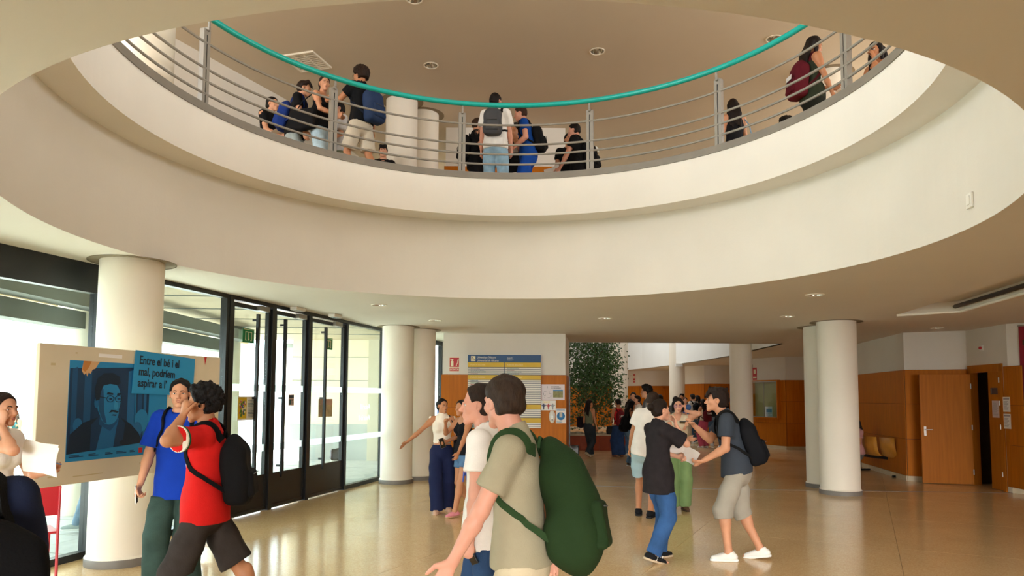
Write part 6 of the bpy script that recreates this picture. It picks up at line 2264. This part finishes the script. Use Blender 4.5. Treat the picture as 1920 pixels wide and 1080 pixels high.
person('J', (2.33, 7.36, 0), 76, 'young man in a slate tee and grey shorts leaning in with papers, mouth open', H=1.77, skin='light', lean=13, head=(4, 6), face=True, mouth=0.018,
       lh=(-0.15, 0.33, 1.00), lpole=(-0.25, -0.7, -1), lhand='grip', lpalm=(0.3, 0.1, 1), rh=(0.14, 0.42, 1.34), rpole=(0.5, 0.1, -1), rhand='grip', rpalm=(-0.2, 0.1, -1), lf=(-0.10, 0.10), rf=(0.10, -0.22), rfz=0.015, rtoe=0.2,
       top='tee', topc='#3c434d', topz=0.86, sleeve=0.60, loose=1.15, bot='shorts', botc='#a39d90', botk='cotton', botz=0.43, wide=1.22, hair='thick', hairc='#241710', fringe=1.2, shoe='#efece6', sole='#f3f1ec', vox=N)
backpack('J', '#15161a', 'black rucksack on the back of the boy with papers', 0.14, 0.235, 0.085, 0.0, 0.07)
phone('J', 1, 'dark phone in the raised hand of the boy with papers', '#22252a', off=(0.0, 0.02, -0.02), up=(0.0, 1.0, 0.05))
sheets('J', (-0.12, 0.54, 1.05), (0.75, -0.2, 0.65), (0.2, 0.9, 0.35), 0.21, 0.297, 'printed white sheets in the hand of the leaning boy', 4, 0.03)

# --- couple behind the girl with the bun
person('K', (1.86, 9.98, 0), -24, 'man seen from behind in a white polo shirt and pale blue shorts', H=1.74, skin='tan', lean=2, side=10, head=(-32, -4), lh=(-0.24, 0.12, 0.92), rh=(0.12, 0.30, 1.05),
       lf=(-0.10, 0.05), rf=(0.10, -0.08), top='polo', topc='#ece7e0', topz=0.84, sleeve=0.62, loose=1.35, bot='shorts', botc='#a6c3cc', botk='cotton', botz=0.56, wide=1.25, hair='balding', hairc='#33261e', shoe='#191a1e', sole='#15151a', vox=Mv)
person('L', (2.47, 10.55, 0), 172, 'woman in violet glasses and a cream blouse talking on the phone', H=1.64, sex='f', skin='fair', head=(-4, -3), face=True, glasses='#7a3fa0',
       lh=(-0.115, 0.06, 1.55), lpole=(-1, 0.35, -0.8), lhand='hold', lpalm=(1, 0, 0), lfwd=(0.1, 0.05, 1), rh=(-0.12, 0.24, 1.13), rpole=(0.7, 0.1, -1), lf=(-0.09, 0), rf=(0.09, 0.08),
       top='blouse', topc='#d9ccb2', topz=0.90, sleeve=0.25, loose=1.2, bot='pants', botc='#7d9a66', botk='cotton', botz=0.08, wide=1.7, hair='bob', hairc='#1d1412', shoe='#5c4331', sole='#3a2b20', vox=Mv)
phone('L', -1, 'black phone at the ear of the woman in violet glasses', off=(0.02, 0.0, 0.0), up=(0, 0.1, 1))

# --- around the planter
GR = None
person('M', (2.16, 19.8, 0), -40, 'woman in an olive tank with very long dark hair near the planter', H=1.58, sex='f', skin='tan', head=(-20, 0), lf=(-0.07, 0.22), rf=(0.08, -0.2), rfz=0.06, rtoe=0.5,
       top='tank', topc='#6e7059', topz=0.98, loose=0.8, bot='jeans', botc='#2a3036', wide=1.5, hair='longback', hairc='#1b1210', shoe='#b3a88e', sole='#9e937c', vox=Fv)
tote('M', -1, '#241a20', 'dark bag on the shoulder of the woman in the olive tank', 0.17, 0.16, 0.07, 1.05, out=0.30)
person('N', (2.97, 19.75, 0), 14, 'woman in a red top and wide jeans with her back to us by the planter', H=1.60, sex='f', skin='tan', head=(20, -8), lh=(-0.1, 0.3, 1.1), top='tank', topc='#c3262c', topz=0.95, bot='jeans', botc='#25395a', wide=2.0, hair='short', hairc='#1b1210', shoe='#8a5a44', sole='#5a3a2c', vox=Fv)
backpack('N', '#6a1a22', 'maroon rucksack with white letters on the woman in red', 0.15, 0.22, 0.085, 0.02, 0.05, '#511018', txt=('JANS', 0.1, 0.10))
person('O', (2.88, 17.2, 0), -78, 'woman in a black top with loose black hair looking down, beside the white polo', H=1.56, sex='f', skin='tan', head=(0, -18), lh=(-0.1, 0.28, 1.1), rh=(0.1, 0.3, 1.08), top='tank', topc='#141416', topz=0.96, bot='jeans', botc='#5d7d9c', wide=1.6, hair='long', hairc='#0f0b0a', shoe='#403a36', vox=Fv)
backpack('O', '#121214', 'black rucksack on the woman looking down', 0.14, 0.22, 0.085, 0.0, 0.08)
person('T1', (3.66, 21.3, 0), 165, 'dark-haired man in a black tee facing us beside the planter end', H=1.80, skin='light', top='tee', topc='#17181b', hair='short', hairc='#15100e', vox=Fv)
person('T2', (3.46, 19.4, 0), 100, 'man in a white tee and dark glasses beyond the woman looking down', H=1.70, skin='light', top='tee', topc='#e5e0d6', hair='short', hairc='#15100e', glasses='#16161a', vox=Fv)
person('T3', (3.36, 20.2, 0), 190, 'woman in a sand-coloured top holding her phone up near the planter', H=1.60, sex='f', skin='light', rh=(0.05, 0.25, 1.4), top='tee', topc='#b8a78c', hair='long', hairc='#2a1b14', vox=Fv)
person('S', (3.00, 15.6, 0), 80, 'tall man in glasses and a grey tee above the white polo', H=1.90, skin='light', head=(0, -6), top='tee', topc='#77787a', hair='curly', hairc='#14100e', glasses='#15151a', vox=0.017)
person('W1', (4.62, 22.0, 0), 20, 'man in a navy tee behind the tall man in glasses', H=1.74, skin='tan', top='tee', topc='#26304a', hair='short', hairc='#17110e', vox=Fv)
person('W2', (4.85, 21.0, 0), -30, 'woman with a dark bob in a grey tee behind the phone caller', H=1.68, sex='f', skin='light', top='tee', topc='#6d6a68', hair='bob', hairc='#1c1412', vox=Fv)
person('W3', (4.45, 26.0, 0), 120, 'man in a white shirt far back in the court crowd', H=1.78, skin='tan', top='tee', topc='#d9d5cc', hair='short', hairc='#1b1310', vox=Fv)
person('W4', (5.35, 27.0, 0), 40, 'man in a black shirt beside the farthest column', H=1.80, skin='light', top='tee', topc='#1b1b1f', hair='short', hairc='#17110e', vox=Fv)

# --- group at the right of the court
person('Q', (5.95, 24.3, 0), 170, 'woman in a sky-blue top with folded arms and beige trousers', H=1.66, sex='f', skin='fair', lh=(0.08, 0.22, 1.15), rh=(-0.08, 0.24, 1.12), top='tee', topc='#5a7fc4', topz=0.98, sleeve=0.3, bot='pants', botc='#b3a68c', botk='cotton', wide=1.7, hair='pony', hairc='#2a1d18', vox=Fv)
person('P', (6.38, 23.6, 0), 28, 'woman in pink trousers and a cream top with her back to us', H=1.60, sex='f', skin='tan', lh=(-0.2, 0.25, 1.05), top='tank', topc='#d9d0bc', topz=0.96, bot='pants', botc='#b8506a', botk='cotton', wide=1.8, hair='long', hairc='#17100e', vox=Fv)
backpack('P', '#5e1722', 'maroon rucksack with white letters on the woman in pink trousers', 0.15, 0.21, 0.08, 0.02, 0.06, '#4a1019', txt=('TANS', 0.15, 0.10))
person('R', (6.85, 24.6, 0), 10, 'man in a pale blue shirt and jeans with a dark rucksack', H=1.80, skin='tan', top='tee', topc='#8aa0b8', bot='jeans', botc='#4a647f', hair='short', hairc='#15100e', vox=Fv)
backpack('R', '#16191f', 'dark rucksack on the man in the pale blue shirt', 0.15, 0.24, 0.085)
person('R2', (6.55, 25.6, 0), 30, 'man in a white tee with black straps, behind the pink trousers', H=1.78, skin='light', top='tee', topc='#dcdad4', hair='short', hairc='#17110e', vox=Fv)
backpack('R2', '#131316', 'black rucksack on the white tee behind the pink trousers', 0.14, 0.22, 0.08)
person('R3', (6.35, 26.4, 0), 150, 'man in a black tee facing us at the back of the right group', H=1.78, skin='tan', top='tee', topc='#19191c', hair='thick', hairc='#14100e', vox=Fv)
person('R4', (7.0, 26.6, 0), 60, 'woman with long black hair in a black top at the back of the right group', H=1.74, sex='f', skin='tan', top='tee', topc='#141417', hair='long', hairc='#0f0b0a', vox=Fv)
person('V', (7.15, 23.8, 0), 100, 'person in black with bushy dark hair near the white column', H=1.80, skin='light', top='tee', topc='#151518', bot='pants', botc='#17171a', botk='cotton', hair='thick', hairc='#120e0c', vox=Fv)

# --- outside and on the seats
person('X1', (-4.95, 8.75, 0), 95, 'person in jeans and grey trainers walking past outside the glass', H=1.72, skin='light', lf=(-0.08, 0.3), rf=(0.1, -0.35), rfz=0.16, rtoe=0.9, top='tee', topc='#8fa2b0', bot='jeans', botc='#6c8296', hair='short', hairc='#241a15', shoe='#8f9a98', sole='#d8d8d4', vox=0.017)
person('X2', (-14.0, 20.0, -0.03), 190, 'woman in a teal tank top sitting outside in the glare at the far left', H=1.66, sex='f', skin='light', drop=0.44, lf=(-0.1, 0.46), rf=(0.1, 0.44), lh=(-0.1, 0.3, 0.75), rh=(0.1, 0.3, 0.75), top='tank', topc='#1f5a60', topz=0.45, bot='jeans', botc='#5a86b4', hair='long', hairc='#3a2518', vox=0.016)
sheets('X2', (0.1, 0.42, 0.82), (0, -1, 0.2), (0, 0.2, 1), 0.21, 0.28, 'white sheet held by the woman outside at the far left', 1, 0.01)
person('X3', (7.72, 15.9, -0.02), 100, 'person in a pink top sitting on the bentwood seats, half hidden by the columns', H=1.66, sex='f', skin='tan', drop=0.44, lf=(-0.1, 0.46), rf=(0.1, 0.44), lh=(-0.12, 0.32, 0.72), rh=(0.12, 0.32, 0.72), top='tee', topc='#b98a86', topz=0.45, bot='pants', botc='#6b655e', botk='cotton', hair='long', hairc='#20150f', vox=Fv)

# --- the upper gallery
ZU = 4.58
UV = 0.0145
person('u1', (-3.78, 10.72, ZU), -112, 'boy in a black tee looking right, leftmost on the gallery', H=1.70, skin='light', head=(0, 2), face=True, rh=(0.1, 0.3, 1.05), top='tee', topc='#141417', hair='short', hairc='#15100e', vox=UV)
sheets('u1', (0.15, 0.36, 1.1), (0, -0.4, 1), (0, 1, 0.3), 0.21, 0.28, 'white sheet held by the leftmost boy on the gallery', 1, 0.01)
person('u2', (-3.20, 10.12, ZU), -84, 'young man in a black tee with a blue rucksack, in profile on the gallery', H=1.71, skin='light', lean=7, head=(0, -8), rh=(0.22, 0.18, 0.88), lh=(-0.15, 0.3, 1.1), top='tee', topc='#131315', bot='jeans', botc='#99a3a2', botk='wash', hair='short', hairc='#241711', fringe=0.6, vox=UV)
backpack('u2', '#1c3478', 'royal blue rucksack on the gallery', 0.14, 0.22, 0.085, 0.0, 0.05, '#16285c')
person('u3', (-2.78, 9.98, ZU), -110, 'woman in a black tank and pale jeans looking down from the gallery', H=1.70, sex='f', skin='light', head=(-38, -4), face=True, rh=(0.02, 0.28, 1.12), rpole=(1, -0.2, -0.8), lh=(-0.02, 0.3, 1.1), top='tank', topc='#141416', topz=0.94, bot='jeans', botc='#a9c0cc', botk='wash', wide=1.6, hair='pony', hairc='#2a1a15', vox=UV)
tote('u3', 1, '#131315', 'big black tote bag of the woman in pale jeans on the gallery', 0.22, 0.15, 0.06, 1.02, fwd=-0.14, out=0.24)
person('u4', (-2.66, 10.62, ZU), 120, 'person in a white tee with a black strap half hidden by a post', H=1.58, skin='light', lh=(-0.1, 0.26, 1.05), glasses='#4a3fa0', top='tee', topc='#d8d8da', sleeve=0.8, loose=1.6, bot='pants', botc='#7d7f62', botk='cotton', hair='short', hairc='#1c1512', vox=UV)
backpack('u4', '#17171a', 'black rucksack worn over the white tee behind the post', 0.13, 0.2, 0.07)
person('u5', (-2.14, 9.72, ZU), 58, 'man in a black tee and beige shorts pointing left on the gallery', H=1.72, skin='tan', head=(8, -4), lh=(-0.2, 0.44, 1.30), lpole=(-0.4, -0.6, -1), lhand='point', rh=(0.25, 0.0, 0.85), lf=(-0.12, 0.12), rf=(0.10, -0.2), glasses='#1a1a20', top='tee', topc='#131417', sleeve=0.6, topz=0.90, bot='shorts', botc='#c9c0ae', botk='cotton', botz=0.55, wide=1.45, hair='curly', hairc='#2a1c14', vox=UV)
backpack('u5', '#2a3b5c', 'dark blue rucksack on the man in beige shorts', 0.15, 0.25, 0.09, 0.04, 0.07, '#1b2333')
person('u6', (-2.42, 12.9, ZU), 188, 'boy in a black patterned shirt looking over the kerb beside the gallery column', H=1.72, skin='fair', face=True, top='tee', topc='#1b1a1c', topk='print', hair='short', hairc='#1a1210', fringe=1.0, vox=UV)
person('u7', (-0.62, 11.5, ZU), -80, 'young man in a black printed tee reading papers behind the white tee', H=1.70, skin='light', head=(0, -10), rh=(0.12, 0.32, 1.12), lh=(-0.1, 0.32, 1.1), top='tee', topc='#121214', bot='pants', botc='#17171a', botk='cotton', hair='short', hairc='#3a281c', vox=UV)
backpack('u7', '#141416', 'black rucksack on the reader behind the white tee', 0.14, 0.22, 0.085)
sheets('u7', (0.02, 0.40, 1.16), (0.7, -0.6, 0.3), (0, 0.2, 1), 0.21, 0.28, 'white papers of the reader on the gallery', 2, 0.01)
person('u8', (-0.27, 10.62, ZU), -6, 'man in a white tee and faded jeans with his back to the rail', H=1.75, skin='rosy', head=(-30, -6), lh=(-0.24, 0.12, 0.88), rh=(0.24, 0.10, 0.86), top='tee', topc='#eceae6', sleeve=0.68, loose=1.4, topz=0.86, bot='jeans', botc='#8fb0c6', botk='wash', wide=1.3, hair='short', hairc='#1d1512', vox=UV)
backpack('u8', '#4c4d50', 'grey rucksack with a black pocket on the white tee', 0.135, 0.22, 0.08, -0.02, -0.01, '#141416')
person('u9', (0.05, 11.7, ZU), 150, 'person in a black tee rubbing an eye behind the rail', H=1.66, skin='tan', lh=(-0.04, 0.18, 1.53), lpole=(-0.6, 0.5, -1), lhand='hold', lfwd=(0.1, 0, 1), rh=(0.2, 0.25, 0.8), top='tee', topc='#131315', bot='pants', botc='#c9c3b8', botk='cotton', hair='curly', hairc='#15100e', vox=UV)
person('u10', (0.25, 11.05, ZU), 84, 'young man in a bright blue tee and blue shorts leaning forward on the gallery', H=1.73, skin='rosy', lean=8, head=(0, -12), lh=(-0.2, 0.22, 1.0), rh=(0.1, 0.3, 1.05), top='tee', topc='#16479a', sleeve=0.55, bot='shorts', botc='#1a4ba6', botk='cotton', botz=0.5, wide=1.4, hair='short', hairc='#3a2418', vox=UV)
backpack('u10', '#151517', 'black sports bag on the back of the bright blue tee', 0.13, 0.22, 0.085, 0.0, 0.04)
sheets('u10', (0.0, 0.34, 1.03), (0.3, -0.1, 0.95), (0.1, 1, -0.1), 0.21, 0.3, 'white papers held by the bright blue tee', 2, 0.02)
person('u11', (0.98, 12.2, ZU), 184, 'young man with a moustache in a black tee facing us on the gallery', H=1.70, skin='light', head=(6, 0), face=True, top='tee', topc='#141416', hair='short', hairc='#120e0d', vox=UV)
person('u12', (1.12, 11.75, ZU), 66, 'man in a black tee holding rolled papers beside the rail post', H=1.73, skin='rosy', lean=4, head=(8, -8), lh=(-0.2, 0.28, 0.92), top='tee', topc='#121214', bot='pants', botc='#1b1b1e', botk='cotton', hair='short', hairc='#17110f', vox=UV)
backpack('u12', '#101012', 'black rucksack with a small white mark beside the rail post', 0.15, 0.25, 0.10, 0.05, 0.08, patch=('#e8f0ee', 0.35))
sheets('u12', (-0.2, 0.42, 0.92), (1, 0, 0), (0, 1, -0.3), 0.10, 0.28, 'rolled white papers beside the rail post', 3, 0.03)
person('u13', (3.44, 10.72, ZU), 12, 'woman with long dark hair, black top and cream skirt seen from behind', H=1.72, sex='f', skin='light', head=(-18, -4), top='tank', topc='#17161a', topz=1.03, bot='pants', botc='#e3dac6', botk='cotton', wide=1.6, hair='longback', hairc='#1a110e', vox=UV)
tote('u13', 1, '#7f9fb8', 'pale blue bag on the shoulder of the long-haired woman', 0.12, 0.17, 0.05, 0.98, out=0.26, strap='#7f9fb8')
person('u14', (4.50, 11.4, ZU), -70, 'curly dark head showing just above the kerb on the right', H=1.70, skin='light', top='tee', topc='#2a2a2e', hair='curly', hairc='#16110e', vox=UV)
person('u15', (3.84, 8.82, ZU), -86, 'woman in a dark olive dress with a maroon rucksack and papers', H=1.72, sex='f', skin='tan', head=(0, -14), face=True, rh=(0.16, 0.22, 0.84), rhand='grip', lh=(-0.12, 0.36, 1.12), top='tank', topc='#2f3527', topz=0.86, bot='shorts', botc='#23251f', botk='cotton', botz=0.68, wide=1.2, hair='long', hairc='#1a110e', vox=UV)
backpack('u15', '#5a1622', 'maroon rucksack on the woman in the olive dress', 0.14, 0.25, 0.09, 0.0, 0.06, '#481019', patch=('#d8d4d0', 0.0))
sheets('u15', (0.17, 0.26, 0.72), (1, 0, 0), (0, 0.15, 1), 0.21, 0.30, 'sheaf of white papers held down by the olive dress', 2, 0.01)
person('u16', (4.75, 8.92, ZU), 112, 'woman on the phone leaning at the right end of the gallery', H=1.70, sex='f', skin='tan', head=(10, -8), face=True, lh=(-0.06, 0.16, 1.50), lpole=(-0.5, 0.5, -1), lhand='hold', lfwd=(0.2, 0, 1), rh=(0.1, 0.34, 1.05), top='tank', topc='#141416', bot='skirt', botc='#e4ded2', botk='cotton', botz=0.6, hair='long', hairc='#1a120f', vox=UV)
phone('u16', -1, 'black phone of the woman at the right end of the gallery', off=(0.0, -0.01, 0.0), up=(0, 0.1, 1))
sheets('u16', (0.1, 0.44, 1.08), (0.2, -0.2, 1), (0, 1, -0.1), 0.21, 0.28, 'white sheet held out at the right end of the gallery', 1, 0.01)
